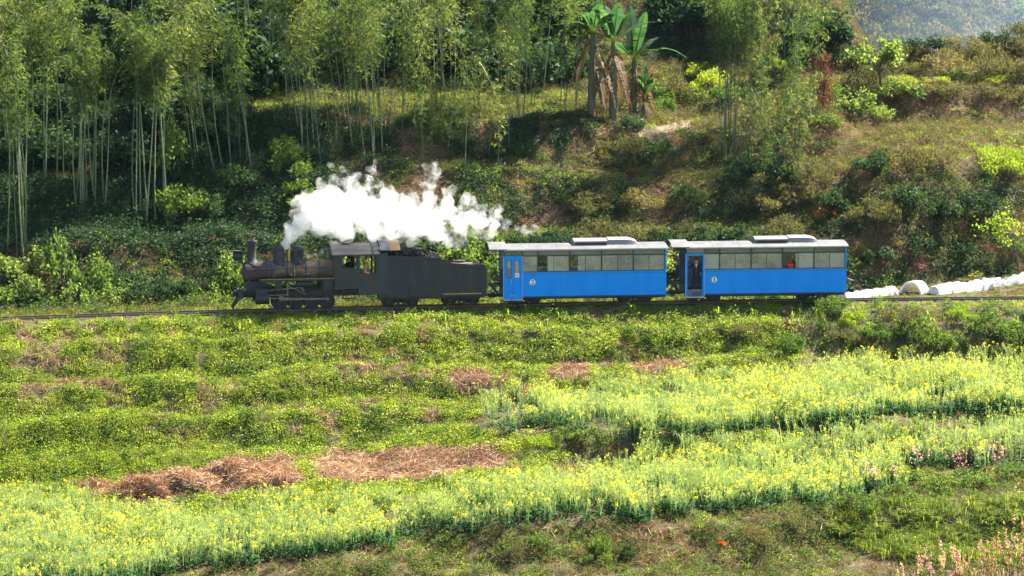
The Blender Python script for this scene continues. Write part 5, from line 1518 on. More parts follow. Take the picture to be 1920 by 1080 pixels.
for px, row, H, lb, sd, lf in ((1640, 960, 2.6, 'thin bare sapling with pinkish buds in the lower rape field', 7, 60), (1590, 965, 1.6, 'short bare sapling at the field corner', 8, 20), (1885, 770, 2.7, 'leafless forked sapling in the upper rape field', 9, 90), (1715, 905, 2.2, 'leaning twiggy sapling beside the grass terrace', 10, 40), (10, 850, 2.4, 'twiggy bare shrub on the green bank at the left edge', 12, 120), (540, 945, 1.5, 'dead twiggy sapling at the right end of the straw heaps', 13, 0), (885, 895, 1.3, 'two bare stems in the brown stalk strip', 14, 0), (340, 865, 1.2, 'fallen bare branch on the bank above the straw heaps', 15, 0)):
    leaf_tree('sapling', px, row, H, (.8, .6, .9*H/2.4), lf, .09, .06, L_PINK if sd in (7, 10) else L_LIME, lb, 'sapling', (sr_.gauss(0, .1), 0), seed=sd, clumps=8, r0=.02)
for px, row, sd in ((1870, 885, 20), (1805, 905, 22)):
    leaf_tree('blossom_shrub', px, row, 1.5, (.8, .7, .7), 60, .08, .06, L_PINK, 'pale pink flowering shrub at the right end of the lower field', 'shrub', (0, 0), seed=sd, clumps=8, r0=.015, group='pale pink shrubs at the field end')

def blossom_shoot(px, row, H, seed, label):
    """upright peach shoot with pink flowers, red buds and lime leaf tips"""
    loc, n = hit(px, row)
    if loc is None: return
    rng = np.random.default_rng(seed)
    root = empty('peach_shoot', loc - Vector((0, 0, .05)), (0, 0, 0), label, 'blossom', 'peach shoots at the lower right corner')
    mb = MB(); P_, Lf = [], []
    for i in range(7):
        b = rng.normal(0, .22, 2); h = H*rng.uniform(.55, 1.05); t = b + rng.normal(0, .22, 2)
        pts = [(b[0]*.3, b[1]*.3, 0), (b[0], b[1], h*.5), (t[0], t[1], h)]
        mb.tube(pts, [.014, .009, .004], 5, caps=False)
        n = 26; u = rng.uniform(.35, 1, n)[:, None]; q = np.array(pts[1])*(1-u) + np.array(pts[2])*u
        P_.append(kites(q + rng.normal(0, .03, (n, 3)), rng.normal(0, 1, (n, 3)), .06, .055, rng))
        n = 30; u = rng.uniform(.2, 1.05, n)[:, None]; q = np.array(pts[1])*(1-u) + np.array(pts[2])*u
        d = rng.normal(0, .6, (n, 3)); d[:, 2] += 1.0
        Lf.append(kites(q + rng.normal(0, .03, (n, 3)), d, .12, .035, rng))
    link_mesh('stems', mb.mesh('stems', M_TWIG), root)
    link_mesh('blossom', quads_mesh('blossom', np.concatenate(P_), L_PINK), root)
    link_mesh('leaves', quads_mesh('leaves', np.concatenate(Lf), L_LIME), root)
for i, (px, row, H) in enumerate(((1735, 1130, 1.5), (1775, 1120, 1.6), (1800, 1135, 1.5), (1845, 1140, 1.7), (1868, 1125, 1.6), (1895, 1120, 2.3), (1915, 1135, 2.0), (1825, 1150, 1.6), (1705, 1140, 1.1))):
    blossom_shoot(px, row, H*1.55, 40+i, 'peach shoot with pink blossom at the lower right corner')

def hanging_vine(px, row, H, label):
    loc, n = hit(px, row)
    rng = np.random.default_rng(77)
    root = empty('dead_vine', loc, (0, 0, 0), label, 'vine')
    mb = MB(); mb.tube([(0, 0, 0), (.1, 0, H*.5), (-.05, 0, H)], [.08, .06, .03], 6); link_mesh('trunk', mb.mesh('trunk', M_BARK), root)
    n = 1500; z = rng.uniform(.1, 1, n)*H; w = .22 + .2*np.sin(z*2.1)**2
    C = np.stack([rng.normal(0, 1, n)*w, rng.normal(0, 1, n)*w, z], -1); D = rng.normal(0, .6, (n, 3)); D[:, 2] -= .8
    link_mesh('foliage', quads_mesh('foliage', kites(C, D, rng.uniform(.1, .25, n), rng.uniform(.03, .08, n), rng), L_RUST), root)
hanging_vine(1542, 210, 3.4, 'tall rust-red dead vine hanging on a trunk at upper right')

# ------------------------------------------------------------------ banana plants
def banana(px, row, H, nl, seed, label, size=1.0):
    loc, n = hit(px, row)
    rng = np.random.default_rng(seed)
    root = empty('banana_plant', loc - Vector((0, 0, .1)), (0, rng.normal(0, .05), rng.uniform(0, 6)), label, 'banana plant')
    mb = MB(); mb.tube([(0, 0, 0), (.03, 0, H*.5), (0, .02, H)], [.20*size, .16*size, .09*size], 10); link_mesh('stem', mb.mesh('stem', M_BSTEM, True), root)
    def leaf(a, L, w, rise, droop, mat, name, z0, tear=.12):
        ns = 14; V = []
        d = np.array([math.cos(a), math.sin(a), 0]); s = np.array([-d[1], d[0], 0])
        def mid(t):
            return np.array([0, 0, z0]) + d*L*(t*math.cos(rise) + .0) + np.array([0, 0, 1])*L*(math.sin(rise)*t - droop*t**2.2)
        def wid(t): return 0.0 if t < .14 else w*max(0.03, math.sin(math.pi*min(1, ((t-.14)/.86)**.75)))**.6
        for i in range(ns):
            t0, t1 = .14 + .86*i/ns, .14 + .86*(i+1)/ns
            for sg in (-1, 1):
                g = .0 if rng.uniform() > tear else .035
                q0, q1 = mid(t0+g*.5), mid(t1-g*.5)
                sag = rng.uniform(.10, .30) if rng.uniform() < .3 else .12
                o0 = s*sg*wid((t0+t1)/2*.5+t0*.5) + np.array([0, 0, .18-sag])*wid(t0) + d*.10*w
                o1 = s*sg*wid((t0+t1)/2*.5+t1*.5) + np.array([0, 0, .18-sag])*wid(t1) + d*.10*w
                V.append([q0, q1, q1+o1, q0+o0])
        link_mesh(name, quads_mesh(name, np.array(V), mat), root)
        m2 = MB(); ts = np.linspace(0, .98, 9); m2.tube([tuple(mid(t)) for t in ts], [.035*(1-t)+.006 for t in ts], 5, caps=False)
        link_mesh('leaf_rib', m2.mesh('leaf_rib', L_LIME), root)
    for i in range(nl):
        a = i*2.4 + rng.uniform(-.3, .3)
        leaf(a, rng.uniform(2.0, 3.0)*size, rng.uniform(.25, .34)*size, rng.uniform(.45, 1.45), rng.uniform(.1, .6), L_BANANA, 'leaf', H - .05)
    for i in range(9):
        a = rng.uniform(0, 6.3)
        leaf(a, rng.uniform(1.2, 2.0)*size, .16*size, rng.uniform(-.9, -.3), rng.uniform(.7, 1.0), L_BANDEAD, 'dead_leaf', H*rng.uniform(.75, .98), .5)
banana(1108, 222, 5.0, 8, 1, 'left banana plant of the cluster, its stem wrapped in brown dead leaves', 1.3)
banana(1150, 226, 4.6, 9, 2, 'middle banana plant of the cluster with upright torn leaves', 1.45)
banana(1188, 222, 3.6, 9, 3, 'right banana plant of the cluster with wide spreading leaves', 1.45)
banana(1205, 224, 1.5, 5, 4, 'short banana plant at the right foot of the cluster', .8)

# ------------------------------------------------------------------ straw heaps
def straw_heap(px, row, rx, ry, h, seed, label, n=1500):
    loc, nn = hit(px, row)
    rng = np.random.default_rng(seed)
    mb = MB(); N1, N2 = 7, 18; vs = []; fs = []
    for i in range(N1):
        for k in range(N2):
            a = 2*math.pi*k/N2; r = (i+.02)/(N1-1); z = h*(1-r**2)**.8*.92 if r < 1 else -.2
            w = 1+.35*mnoise.noise(Vector((math.cos(a)*1.4, math.sin(a)*1.4, seed*3.7)))
            vs.append((rx*r*w*math.cos(a), ry*r*w*math.sin(a), z*(1 + .5*mnoise.noise(Vector((math.cos(a)*1.6*r, math.sin(a)*1.6*r, seed*2.3))))))
    for i in range(N1-1):
        for k in range(N2): fs.append((i*N2+k, i*N2+(k+1) % N2, (i+1)*N2+(k+1) % N2, (i+1)*N2+k))
    mb.add(vs, fs); me = mb.mesh('straw_heap', M_STRAWCORE, True)
    o = link_mesh('straw_heap', me); o.location = loc; o.rotation_euler = (R(4), 0, rng.uniform(-.2, .2)); tag(o, label, 'straw heap')
    a = rng.uniform(0, 2*np.pi, n); r = np.sqrt(rng.uniform(0, 1.1, n))
    w = np.array([1+.35*mnoise.noise(Vector((math.cos(q)*1.4, math.sin(q)*1.4, seed*3.7))) for q in a])
    zz = np.array([1+.5*mnoise.noise(Vector((math.cos(q)*1.6*k, math.sin(q)*1.6*k, seed*2.3))) for q, k in zip(a, r)])
    C = np.stack([rx*r*w*np.cos(a), ry*r*w*np.sin(a), h*np.clip(1-r**2, 0, 1)**.8*zz + rng.uniform(-.02, .14, n)], -1)
    D = rng.normal(0, 1, (n, 3)); D[:, 2] = rng.normal(-.1, .45, n)
    s = link_mesh('stalks', quads_mesh('stalks', kites(C, D, rng.uniform(.25, .75, n), rng.uniform(.014, .03, n), rng), L_STRAW), o); s['kind'] = 'stuff'
M_STRAWCORE = surf('straw_core', [(.3, (.05, .028, .016)), (.7, (.12, .07, .04))], scale=6, rough=.95, bump=.6)
straw_heap(182, 918, .8, .5, .26, 1, 'small brown straw heap at the left end of the row', 700)
straw_heap(262, 925, 1.25, .8, .55, 2, 'rounded brown straw heap, second from the left')
straw_heap(352, 915, 1.4, .8, .72, 3, 'tallest straw heap, darker brown, middle of the row')
straw_heap(452, 900, 2.1, 1.1, .72, 4, 'widest pale brown straw heap at the right of the row', 2600)
straw_heap(520, 905, 1.3, .8, .45, 5, 'low pale straw heap at the right end of the row')

# the tan footpath on the hillside
def foot_path():
    mb = MB(); vs, fs = [], []
    for i in range(26):
        t = i/25; px = 1195 + 100*t
        a, _ = hit(px, 240 - 13*t + 3*math.sin(t*5)); b, _ = hit(px, 258 - 17*t + 4*math.sin(t*4))
        vs += [tuple(a + Vector((0, 0, .03))), tuple(b + Vector((0, 0, .03)))]
    for i in range(25): fs.append((2*i, 2*i+1, 2*i+3, 2*i+2))
    mb.add(vs, fs)
    tag(mb.build('footpath', surf('tan_bare_soil', [(.3, (.07, .05, .03)), (.5, (.13, .092, .055)), (.7, (.19, .14, .085))], scale=3, rough=.95, bump=.4)), 'tan bare earth footpath beside the banana plants', kind='structure')
foot_path()

# ------------------------------------------------------------------ white plastic film on the vegetable beds
def film_mat():
    m, nt, out = newmat('white_plastic_film')
    p = nt.nodes.new('ShaderNodeBsdfPrincipled'); p.inputs['Roughness'].default_value = .35
    nt.links.new(ramp(nt, noise_fac(nt, 3, 6), [(.32, (.22, .19, .15)), (.40, (.50, .50, .49)), (.6, (.62, .62, .61))]), p.inputs['Base Color'])
    b = nt.nodes.new('ShaderNodeBump'); b.inputs['Strength'].default_value = .7; b.inputs['Distance'].default_value = .06
    nt.links.new(noise_fac(nt, 9, 4, dist=.6), b.inputs['Height']); nt.links.new(b.outputs[0], p.inputs['Normal'])
    t = nt.nodes.new('ShaderNodeBsdfTranslucent'); t.inputs[0].default_value = (.8, .8, .8, 1)
    ms = nt.nodes.new('ShaderNodeMixShader'); ms.inputs[0].default_value = .3
    nt.links.new(p.outputs[0], ms.inputs[1]); nt.links.new(t.outputs[0], ms.inputs[2]); nt.links.new(ms.outputs[0], out.inputs[0])
    return m
M_FILM = film_mat()
def film_bed(path, width, height, label, seed, bumps):
    pts = [hit(*p)[0] for p in path]
    n = 70; c = 13; vs, fs = [], []
    for i in range(n):
        t = i/(n-1)*(len(pts)-1); k = min(int(t), len(pts)-2); f = t-k
        p = pts[k].lerp(pts[k+1], f); d = (pts[k+1]-pts[k]); s = Vector((d.y, -d.x, 0)).normalized()
        hh = height*(.8 + .3*abs(math.sin(i/(n-1)*bumps*math.pi)) + .22*mnoise.noise(Vector((i*.4, seed, 0))))
        if i in (0, n-1): hh *= .2
        for j in range(c):
            a = -1 + 2*j/(c-1)
            w = width*(1+.18*mnoise.noise(Vector((i*.3, seed+5, 1))))
            z = hh*(1-abs(a)**3) + .05*mnoise.noise(Vector((i*.5, j*.8, seed)))
            q = p + s*a*w*.5; g, _ = ground(q.x, q.y)
            vs.append((q.x, q.y, (g.z if g is not None else p.z) + z - .01 - (.06 if j in (0, c-1) else 0)))
    for i in range(n-1):
        for j in range(c-1): a = i*c+j; fs.append((a, a+1, a+c+1, a+c))
    mb = MB(); mb.add(vs, fs)
    o = mb.build('plastic_film_row', M_FILM, None, True)
    return tag(o, label, 'plastic film')
film_bed([(1578, 562), (1625, 556), (1680, 550)], .75, .34, 'white plastic film covering a short bed just behind the last carriage', 1, 5)
film_bed([(1748, 553), (1800, 545), (1860, 536), (1930, 527), (2000, 518)], .85, .42, 'long scalloped white plastic film row at the right edge', 2, 19)
def cloche():
    loc, n = hit(1713, 549)
    mb = MB(); N = 18; vs, fs = [], []
    for (r, y0, y1) in ((1, -.35, .55),):
        for k in range(N+1):
            a = math.pi*k/N
            for (q, y) in ((1.0, y0), (1.0, y1), (.86, y1), (.84, y0)):
                vs.append((.62*q*math.cos(a), y, .70*q*math.sin(a) - .08 + .02*math.sin(a*7)))
        for k in range(N):
            for j in range(4): fs.append((4*k+j, 4*k+(j+1) % 4, 4*(k+1)+(j+1) % 4, 4*(k+1)+j))
    mb.add(vs, fs)
    o = mb.build('plastic_tunnel', M_FILM, None, True); o.location = loc; o.rotation_euler = (0, 0, R(-38))
    tag(o, 'small arched white plastic tunnel between the two film rows', 'plastic tunnel')
cloche()
tag_loc, _ = hit(1355, 1032)
o = link_mesh('fallen_leaf', litter_mesh(900, 3, .08, .42, .12, L_RED, .05)); o.location = tag_loc + Vector((0, 0, .28)); tag(o, 'single bright orange-red leaf lying on the lowest bank', 'leaf')

# ------------------------------------------------------------------ people
M_SKIN = surf('skin', [(.3, (.36, .19, .12)), (.7, (.44, .25, .16))], scale=8, rough=.55)
M_UNIFORM = surf('navy_uniform_cloth', [(.3, (.010, .014, .028)), (.7, (.018, .024, .042))], scale=8, rough=.8)
M_BLACKC = surf('black_cloth_and_silhouette', [(.3, (.008, .008, .010)), (.7, (.016, .016, .018))], scale=8, rough=.8)
M_SHIRT = surf('pale_blue_shirt', [(.3, (.45, .55, .62)), (.7, (.55, .64, .7))], scale=8, rough=.7)
M_HAIR = surf('black_hair', [(.3, (.008, .007, .006)), (.7, (.016, .014, .012))], scale=12, rough=.5)
M_ORCLOTH = surf('orange_cloth', [(.3, (.5, .14, .03)), (.7, (.62, .22, .05))], scale=8, rough=.7)
M_GREYC = surf('grey_work_cloth', [(.3, (.09, .09, .085)), (.7, (.16, .155, .14))], scale=8, rough=.8)

def skin_obj(name, joints, edges, mat, parent=None, root=0, sub=2):
    me = bpy.data.meshes.new(name)
    me.from_pydata([j[:3] for j in joints], edges, [])
    me.materials.append(mat)
    o = link_mesh(name, me, parent)
    md = o.modifiers.new('skin', 'SKIN'); md.use_smooth_shade = True
    for i, j in enumerate(joints):
        sv = me.skin_vertices[0].data[i]; sv.radius = (j[3], j[4] if len(j) > 4 else j[3]); sv.use_root = (i == root)
    s = o.modifiers.new('subdivision', 'SUBSURF'); s.levels = sub; s.render_levels = sub
    return o

def person(mat_world, arms, legs, cloth, trousers, label, headwear, head_yaw=0.0, lean=(0, 0), coat_front=None):
    """standing or leaning figure; origin between the feet, facing -y; arms/legs are joint lists"""
    lx, ly = lean
    def T(x, y, z): return (x + lx*z, y + ly*z, z)
    hip, waist, chest, neck = (0, 0, .88), (0, 0, 1.06), (0, 0, 1.28), (0, -.01, 1.43)
    J, E = [], []
    def add(p, r, par=None, r2=None):
        q = T(*p); J.append((q[0], q[1], q[2], r, r2 or r)); 
        if par is not None: E.append((par, len(J)-1))
        return len(J)-1
    h = add(hip, .15, None, .11); w = add(waist, .135, h, .10); c = add(chest, .165, w, .11); n = add(neck, .068, c, .068)
    hd = add((0, -.025, 1.54), .10, n, .105); tp = add((0, -.02, 1.655), .10, hd, .112)
    
    CJ = {}
    for s, (el, hn) in zip((-1, 1), arms):
        sh = add((s*.185, 0, 1.36), .058, c); e = add(el, .042, sh); wr = add(tuple(el[i]+(hn[i]-el[i])*.88 for i in range(3)), .028, e)
        pm = add(hn, .038, wr, .02)
        d = Vector(hn) - Vector(el); d.normalize(); sd_ = d.cross(Vector((0, 1, .3))).normalized()
        for k in range(4):
            f0 = Vector(hn) + d*.045 + sd_*(-.03+.02*k); f1 = f0 + d*(.045+.012*(1.5-abs(k-1.5))) + Vector((0, 0, -.012))
            a = add(tuple(f0), .009, pm); add(tuple(f1), .0075, a)
        th = add(tuple(Vector(hn) - sd_*.045 + d*.01), .010, pm); add(tuple(Vector(hn) - sd_*.06 + d*.045), .0085, th)
    for s, (kn, an) in zip((-1, 1), legs):
        t = add((s*.09, 0, .80), .088, h); k = add(kn, .060, t); a = add(an, .042, k); add((an[0], an[1]-.14, an[2]-.045), .036, a, .025)
    body = skin_obj('person', J, E, M_SKIN)
    body.matrix_world = mat_world
    tag(body, label, 'person')
    # jacket
    J2, E2 = [], []
    def add2(p, r, par=None, r2=None):
        q = T(*p); J2.append((q[0], q[1], q[2], r, r2 or r))
        if par is not None: E2.append((par, len(J2)-1))
        return len(J2)-1
    h = add2((0, 0, .78), .20, None, .165); w = add2(waist, .185, h, .15); c = add2(chest, .19, w, .135); n = add2((0, 0, 1.415), .085, c, .08)
    for s, (el, hn) in zip((-1, 1), arms):
        sh = add2((s*.19, 0, 1.36), .080, c); e = add2(el, .060, sh); add2(tuple(el[i]+(hn[i]-el[i])*.80 for i in range(3)), .046, e)
    skin_obj('jacket', J2, E2, cloth, body)
    J3, E3 = [], []
    def add3(p, r, par=None, r2=None):
        q = T(*p); J3.append((q[0], q[1], q[2], r, r2 or r))
        if par is not None: E3.append((par, len(J3)-1))
        return len(J3)-1
    add3((0, 0, 1.05), .172, None, .14); h = add3(hip, .18, 0, .15)
    for s, (kn, an) in zip((-1, 1), legs):
        t = add3((s*.09, 0, .78), .105, h); k = add3(kn, .078, t); add3((an[0], an[1], an[2]+.03), .065, k)
    skin_obj('trousers', J3, E3, trousers, body)
    # eyes, nose, mouth, ears
    m = MB(); f = Vector((math.sin(head_yaw), -math.cos(head_yaw), 0)); s_ = Vector((f.y, -f.x, 0)); b = Vector(T(0, -.02, 1.58))
    for s in (-1, 1):
        p = b + f*.088 + s_*.032*s; m.lathe([(.004, -.008), (.011, 0), (.004, .008)], tuple(p), 'y', 8)
    m.bar(tuple(b + f*.088 - s_*.025 + Vector((0, 0, -.09))), tuple(b + f*.088 + s_*.025 + Vector((0, 0, -.09))), .008)
    part(m, 'face_features', M_HAIR, body)
    m = MB(); m.tube([tuple(b + f*.07 + Vector((0, 0, .0))), tuple(b + f*.112 + Vector((0, 0, -.045))), tuple(b + f*.08 + Vector((0, 0, -.055)))], [.012, .018, .012], 7)
    for s in (-1, 1): m.lathe([(.012, -.03), (.022, 0), (.012, .03)], tuple(b + s_*.088*s - f*.005 + Vector((0, 0, -.03))), 'z', 8)
    part(m, 'nose_and_ears', M_SKIN, body, True)
    m = MB(); hc = Vector(T(0, .0, 1.63))
    m.lathe([(.090, -.09), (.100, -.03), (.104, .02), (.096, .06), (.07, .095), (.02, .11)], tuple(hc + Vector((0, .022, .005))), 'z', 16); part(m, 'hair', M_HAIR, body, True)
    if headwear:
        m = MB(); hb = hc + Vector((0, .005, .03))
        m.lathe([(.106, -.02), (.109, .01), (.120, .035), (.112, .055), (.03, .066)], tuple(hb), 'z', 18)
        m.prism([(-.075, -.085), (.075, -.085), (.05, -.155), (-.05, -.155)], hb.z-.022, hb.z-.010, 'xy')
        for i in range(len(m.v)-8, len(m.v)): m.v[i] = (m.v[i][0]+hb.x, m.v[i][1]+hb.y, m.v[i][2])
        part(m, 'cap', headwear, body, True)
    if coat_front:
        m = MB(); q = [T(-.045, -.150, 1.40), T(.045, -.150, 1.40), T(0, -.155, 1.20)]
        m.add([q[0], q[1], q[2], (q[0][0], q[0][1]+.02, q[0][2]), (q[1][0], q[1][1]+.02, q[1][2]), (q[2][0], q[2][1]+.02, q[2][2])], [(0, 1, 2), (5, 4, 3), (0, 3, 4, 1), (1, 4, 5, 2), (2, 5, 3, 0)])
        part(m, 'shirt_front', coat_front, body)
    m = MB()
    for s, (kn, an) in zip((-1, 1), legs):
        x, y, z = an; m.prism([(x-.05, y+.06), (x+.05, y+.06), (x+.052, y-.12), (x+.03, y-.19), (x-.03, y-.19), (x-.052, y-.12)], z-.08, z+.02, 'xy')
    part(m, 'shoes', M_BLACKC, body, bevel=.01)
    return body

def local(root, x, y, z, yaw=0, s=1.0):
    return Matrix.LocRotScale(root.location, root.rotation_euler.to_quaternion(), (1, 1, 1)) @ Matrix.Translation((x, y, z)) @ Matrix.Rotation(yaw, 4, 'Z') @ Matrix.Scale(s, 4)
std_legs = [((-.10, -.01, .46), (-.11, .01, .08)), ((.10, -.01, .46), (.11, .01, .08))]
person(local(COACH1, .58, -.72, .58, R(-10), .96), [((-.36, -.12, 1.22), (-.44, -.22, 1.33)), ((.25, .02, 1.12), (.22, -.10, .92))], std_legs, M_UNIFORM, M_UNIFORM,
       'person in navy uniform and peaked cap standing in the open carriage doorway', M_UNIFORM, -.3, (0, 0), M_SHIRT)
person(local(LOCO, 6.12, -.62, .50, R(-15), 1.0), [((-.30, -.24, 1.22), (-.30, -.47, 1.33)), ((.27, -.16, 1.20), (.03, -.44, 1.32))], [((-.10, -.2, .52), (-.11, .01, .63)), ((.10, -.2, .52), (.11, .01, .63))], M_GREYC, M_GREYC,
       'person with an orange cap and sleeves leaning an arm on the rear cab window sill', M_ORCLOTH, -.5, (0, -.05))
DRIVER = bpy.data.objects['person.001']
sl = MB(); sl.tube([(.27, -.16-.06, 1.20), (.16, -.36, 1.26), (.06, -.47, 1.31)], [.064, .058, .05], 10); part(sl, 'sleeve', M_ORCLOTH, DRIVER, True, label='orange sleeve resting on the sill')
person(local(LOCO, 5.36, -.25, .90, R(-70), .95), [((-.26, -.15, 1.15), (-.18, -.35, 1.15)), ((.26, -.15, 1.15), (.18, -.35, 1.2))], std_legs, M_BLACKC, M_BLACKC,  # black clothes and cap paint the figure as a shaded silhouette
       'person blackened to a shaded silhouette seen through the front cab window', M_BLACKC, 0)
def bag():
    m = MB(); vs, fs = [], []; n = 14
    for i in range(8):
        t = i/7; r = .5 + .5*math.sin(math.pi*(t*.8+.1))
        for k in range(n):
            a = 2*math.pi*k/n; w = 1 + .12*mnoise.noise(Vector((math.cos(a)*2, math.sin(a)*2, t*3)))
            vs.append((.19*r*w*math.cos(a), .15*r*w*math.sin(a), .26*t))
    for i in range(7):
        for k in range(n): fs.append((i*n+k, i*n+(k+1) % n, (i+1)*n+(k+1) % n, (i+1)*n+k))
    fs.append(tuple(range(n))[::-1]); fs.append(tuple(7*n+k for k in range(n)))
    m.add(vs, fs); o = m.build('red_bag', M_RED, None, True); o.matrix_world = local(COACH1, 5.30, -.86, 1.66)
    tag(o, 'bright red bag standing on the window side inside carriage 1', 'bag')
    h = MB(); h.tube([(-.1, 0, .24), (-.06, 0, .36), (.06, 0, .36), (.1, 0, .24)], .012, 6); part(h, 'handle', M_RED, o)
bag()

# ------------------------------------------------------------------ steam and smoke
def puff_mesh(name, blobs, voxel, disp, seed, depth=0.0):
    """closed billowing skin round a list of (px,row,radius in px, shift away from the viewer in m)"""
    import bmesh
    bm = bmesh.new(); rr = random.Random(seed)
    for b in blobs:
        px, row, r = b[:3]; dy = b[3] if len(b) > 3 else rr.uniform(-.35, .35)
        x0 = track_at_px(px); D = ty(x0) + CAM_D + dy
        d = ray_dir(px, row); p = CAMV + d*(D/d.y)
        mt = Matrix.Translation(p) @ Matrix.Diagonal((1, .9, 1, 1))
        bmesh.ops.create_icosphere(bm, subdivisions=3, radius=r/38.0, matrix=mt)
    me = bpy.data.meshes.new(name); bm.to_mesh(me); bm.free()
    tmp = bpy.data.objects.new(name + '_tmp', me); COL.objects.link(tmp)
    md = tmp.modifiers.new('remesh', 'REMESH'); md.mode = 'VOXEL'; md.voxel_size = voxel
    bpy.context.view_layer.update()
    ev = tmp.evaluated_get(bpy.context.evaluated_depsgraph_get())
    out = bpy.data.meshes.new_from_object(ev)
    bpy.data.objects.remove(tmp)
    n = len(out.vertices); co = np.empty(n*3, np.float32); no = np.empty(n*3, np.float32)
    out.vertices.foreach_get('co', co); out.vertices.foreach_get('normal', no); co = co.reshape(-1, 3); no = no.reshape(-1, 3)
    for i in range(n):
        p = Vector(co[i]*1.0)
        w = .5*abs(mnoise.noise(p*1.1 + Vector((seed, 0, 0)))) + .32*abs(mnoise.noise(p*2.6)) + .16*abs(mnoise.noise(p*5.5)) + .07*mnoise.noise(p*11)
        co[i] += no[i]*(w-.28)*disp
    out.vertices.foreach_set('co', co.ravel()); out.update()
    return out

def steam_mat(name, dens, lo, hi, scale, color=(.985, .988, .995), aniso=.2):
    m, nt, out = newmat(name)
    v = nt.nodes.new('ShaderNodeVolumePrincipled'); v.inputs['Color'].default_value = rgba(color); v.inputs['Anisotropy'].default_value = aniso
    if hi is None: v.inputs['Density'].default_value = dens
    else:
        f = noise_fac(nt, scale, 4, .62, dist=.4)
        mr = nt.nodes.new('ShaderNodeMapRange'); mr.inputs[1].default_value = lo; mr.inputs[2].default_value = hi; mr.inputs[3].default_value = 0; mr.inputs[4].default_value = dens
        nt.links.new(f, mr.inputs[0]); nt.links.new(mr.outputs[0], v.inputs['Density'])
    nt.links.new(v.outputs[0], out.inputs['Volume'])
    return m
CORE = [(535,474,5,0),(536,464,8,0),(540,450,12,0),(550,433,18),(562,412,22),(582,398,27),(603,422,28),(592,380,22),(622,372,25),(640,396,34),(642,428,27),(668,376,27),(692,404,36),(702,434,22),
        (725,395,33),(738,428,28),(758,402,31),(778,428,27),(800,410,27),(818,438,22),(840,453,14),(835,402,22),(862,422,22),(888,410,19),(906,416,16),(926,422,12),(840,380,14)]
THIN = [(575,372,18),(604,352,17),(628,340,17),(655,345,18),(640,322,13),(668,330,13),(690,345,16),(712,352,16),(730,362,18),(800,350,17),(812,328,15),(806,312,12),(700,322,12),(622,308,9),(705,302,9),(815,305,11),(842,362,18),(876,384,17),(900,396,16),(930,410,16),(948,420,13),(860,445,20),(895,436,16),(805,380,20),(770,372,20),(560,385,14)]
JET = [(556,483,2.5,0),(566,482,4.5,0),(578,480,6,0),(590,477,7,0),(602,473,8,0),(614,468,9,0),(628,462,9,0),(645,458,9,0)]
CORE = [(b[0], b[1], b[2]*(.86 if b[0] > 555 else 1)) + tuple(b[3:]) for b in CORE]
THIN += [(a+dx, b+dy, 15) for a, b, dx, dy in ((600, 385, -12, -8), (650, 385, 8, -16), (700, 380, 0, -14), (750, 385, 10, -12), (640, 440, -10, 10), (700, 448, 0, 6), (760, 446, 4, 6), (590, 425, -24, 10), (900, 425, 18, 10), (925, 405, 8, -6))]
PLUME = link_mesh('steam_plume', puff_mesh('steam_plume', CORE, .09, .75, 3))
PLUME.data.materials.clear(); PLUME.data.materials.append(steam_mat('dense_steam', 4.0, .38, .66, 1.1))
tag(PLUME, 'billowing dense white steam plume trailing back over the tender', 'steam')
o = link_mesh('thin_steam', puff_mesh('thin_steam', THIN, .09, .8, 8), PLUME); o.data.materials.clear(); o.data.materials.append(steam_mat('thin_steam', 1.6, .45, .75, 1.6))
o = link_mesh('steam_veil', puff_mesh('steam_veil', [(b[0], b[1]-2, b[2]*1.28) + tuple(b[3:]) for b in CORE if b[0] > 545], .11, .9, 12), PLUME); o.data.materials.clear(); o.data.materials.append(steam_mat('steam_veil', 2.0, .42, .80, 1.3))
o = link_mesh('steam_jet', puff_mesh('steam_jet', JET, .05, .35, 5)); o.data.materials.clear(); o.data.materials.append(steam_mat('whistle_steam', 2.5, .40, .62, 3.0))
tag(o, 'thin white jet of steam blowing back from the rear dome', 'steam')
o = link_mesh('smoke_wisp', puff_mesh('smoke_wisp', [(985,432,9,.5),(1000,430,9,.5),(968,426,8,.5)], .06, .5, 9)); o.data.materials.clear(); o.data.materials.append(steam_mat('wisp', 1.2, .45, .7, 2.0))
tag(o, 'last faint wisp of steam above the first carriage roof', 'steam')

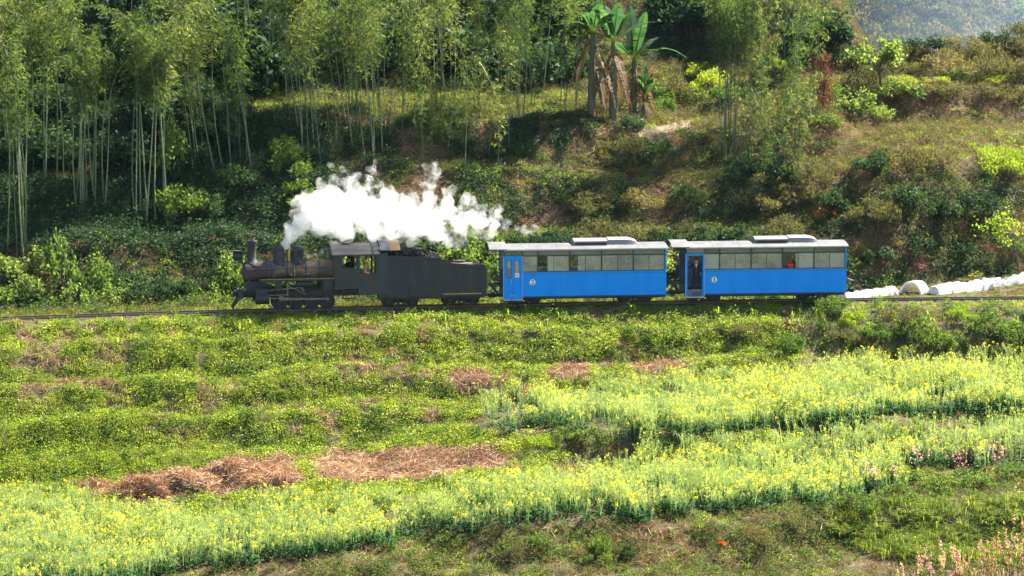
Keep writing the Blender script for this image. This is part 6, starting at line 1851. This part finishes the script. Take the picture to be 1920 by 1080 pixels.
# ------------------------------------------------------------------ mist in the side valley, upper right
def mist():
    mb = MB(); N1, N2 = 8, 16; vs, fs = [], []
    for i in range(N1+1):
        ph = math.pi*i/N1
        for k in range(N2):
            a = 2*math.pi*k/N2; w = 1 + .2*mnoise.noise(Vector((math.cos(a), math.sin(a), i*.4)))
            vs.append((42*math.sin(ph)*math.cos(a)*w, 30*math.sin(ph)*math.sin(a)*w, 22*math.cos(ph)))
    for i in range(N1):
        for k in range(N2): fs.append((i*N2+k, i*N2+(k+1) % N2, (i+1)*N2+(k+1) % N2, (i+1)*N2+k))
    mb.add(vs, fs)
    m, nt, out = newmat('valley_mist')
    v = nt.nodes.new('ShaderNodeVolumePrincipled'); v.inputs['Color'].default_value = (.55, .74, 1, 1); v.inputs['Density'].default_value = .0034; v.inputs['Anisotropy'].default_value = .35
    nt.links.new(v.outputs[0], out.inputs['Volume'])
    o = mb.build('valley_mist', m, None, True); o.location = (62, 60, 22)
    return tag(o, 'bluish sunlit mist lying in the side valley at upper right', kind='stuff')
mist()
hb = MB(); hb.box(-75, 105, -135, 210, -33, 95)
m, nt, out = newmat('air_haze')
v = nt.nodes.new('ShaderNodeVolumePrincipled'); v.inputs['Color'].default_value = (.45, .7, 1, 1); v.inputs['Density'].default_value = .00003; v.inputs['Anisotropy'].default_value = .2
nt.links.new(v.outputs[0], out.inputs['Volume'])
tag(hb.build('haze', m), 'thin bluish haze over the valley', kind='stuff')

# ------------------------------------------------------------------ look-alikes: tell them apart by their order from the left
ORD = ['first', 'second', 'third', 'fourth', 'fifth', 'sixth', 'seventh', 'eighth', 'ninth', 'tenth', 'eleventh', 'twelfth', 'thirteenth', 'fourteenth', 'fifteenth', 'sixteenth',
       'seventeenth', 'eighteenth', 'nineteenth', 'twentieth', 'twenty-first', 'twenty-second', 'twenty-third', 'twenty-fourth', 'twenty-fifth', 'twenty-sixth', 'twenty-seventh',
       'twenty-eighth', 'twenty-ninth', 'thirtieth', 'thirty-first', 'thirty-second', 'thirty-third'] + ['%s-%s' % (t, q) for t in ('thirty', 'forty', 'fifty') for q in ('first', 'second', 'third', 'fourth', 'fifth', 'sixth', 'seventh', 'eighth', 'ninth')][3:]
GR = {}
for o in scene.objects:
    if o.parent is None and o.get('group') and o.get('label'): GR.setdefault((o['group'], o['label']), []).append(o)
for (g, lb), os_ in GR.items():
    if len(os_) < 2: continue
    px, _ = project([tuple(o.location) for o in os_])
    for i, k in enumerate(np.argsort(px)):
        if i >= len(ORD): break
        w = ORD[i] 
        os_[k]['label'] = lb + ', ' + w + ' from the left' if w != 'last' else lb + ', rightmost of them'
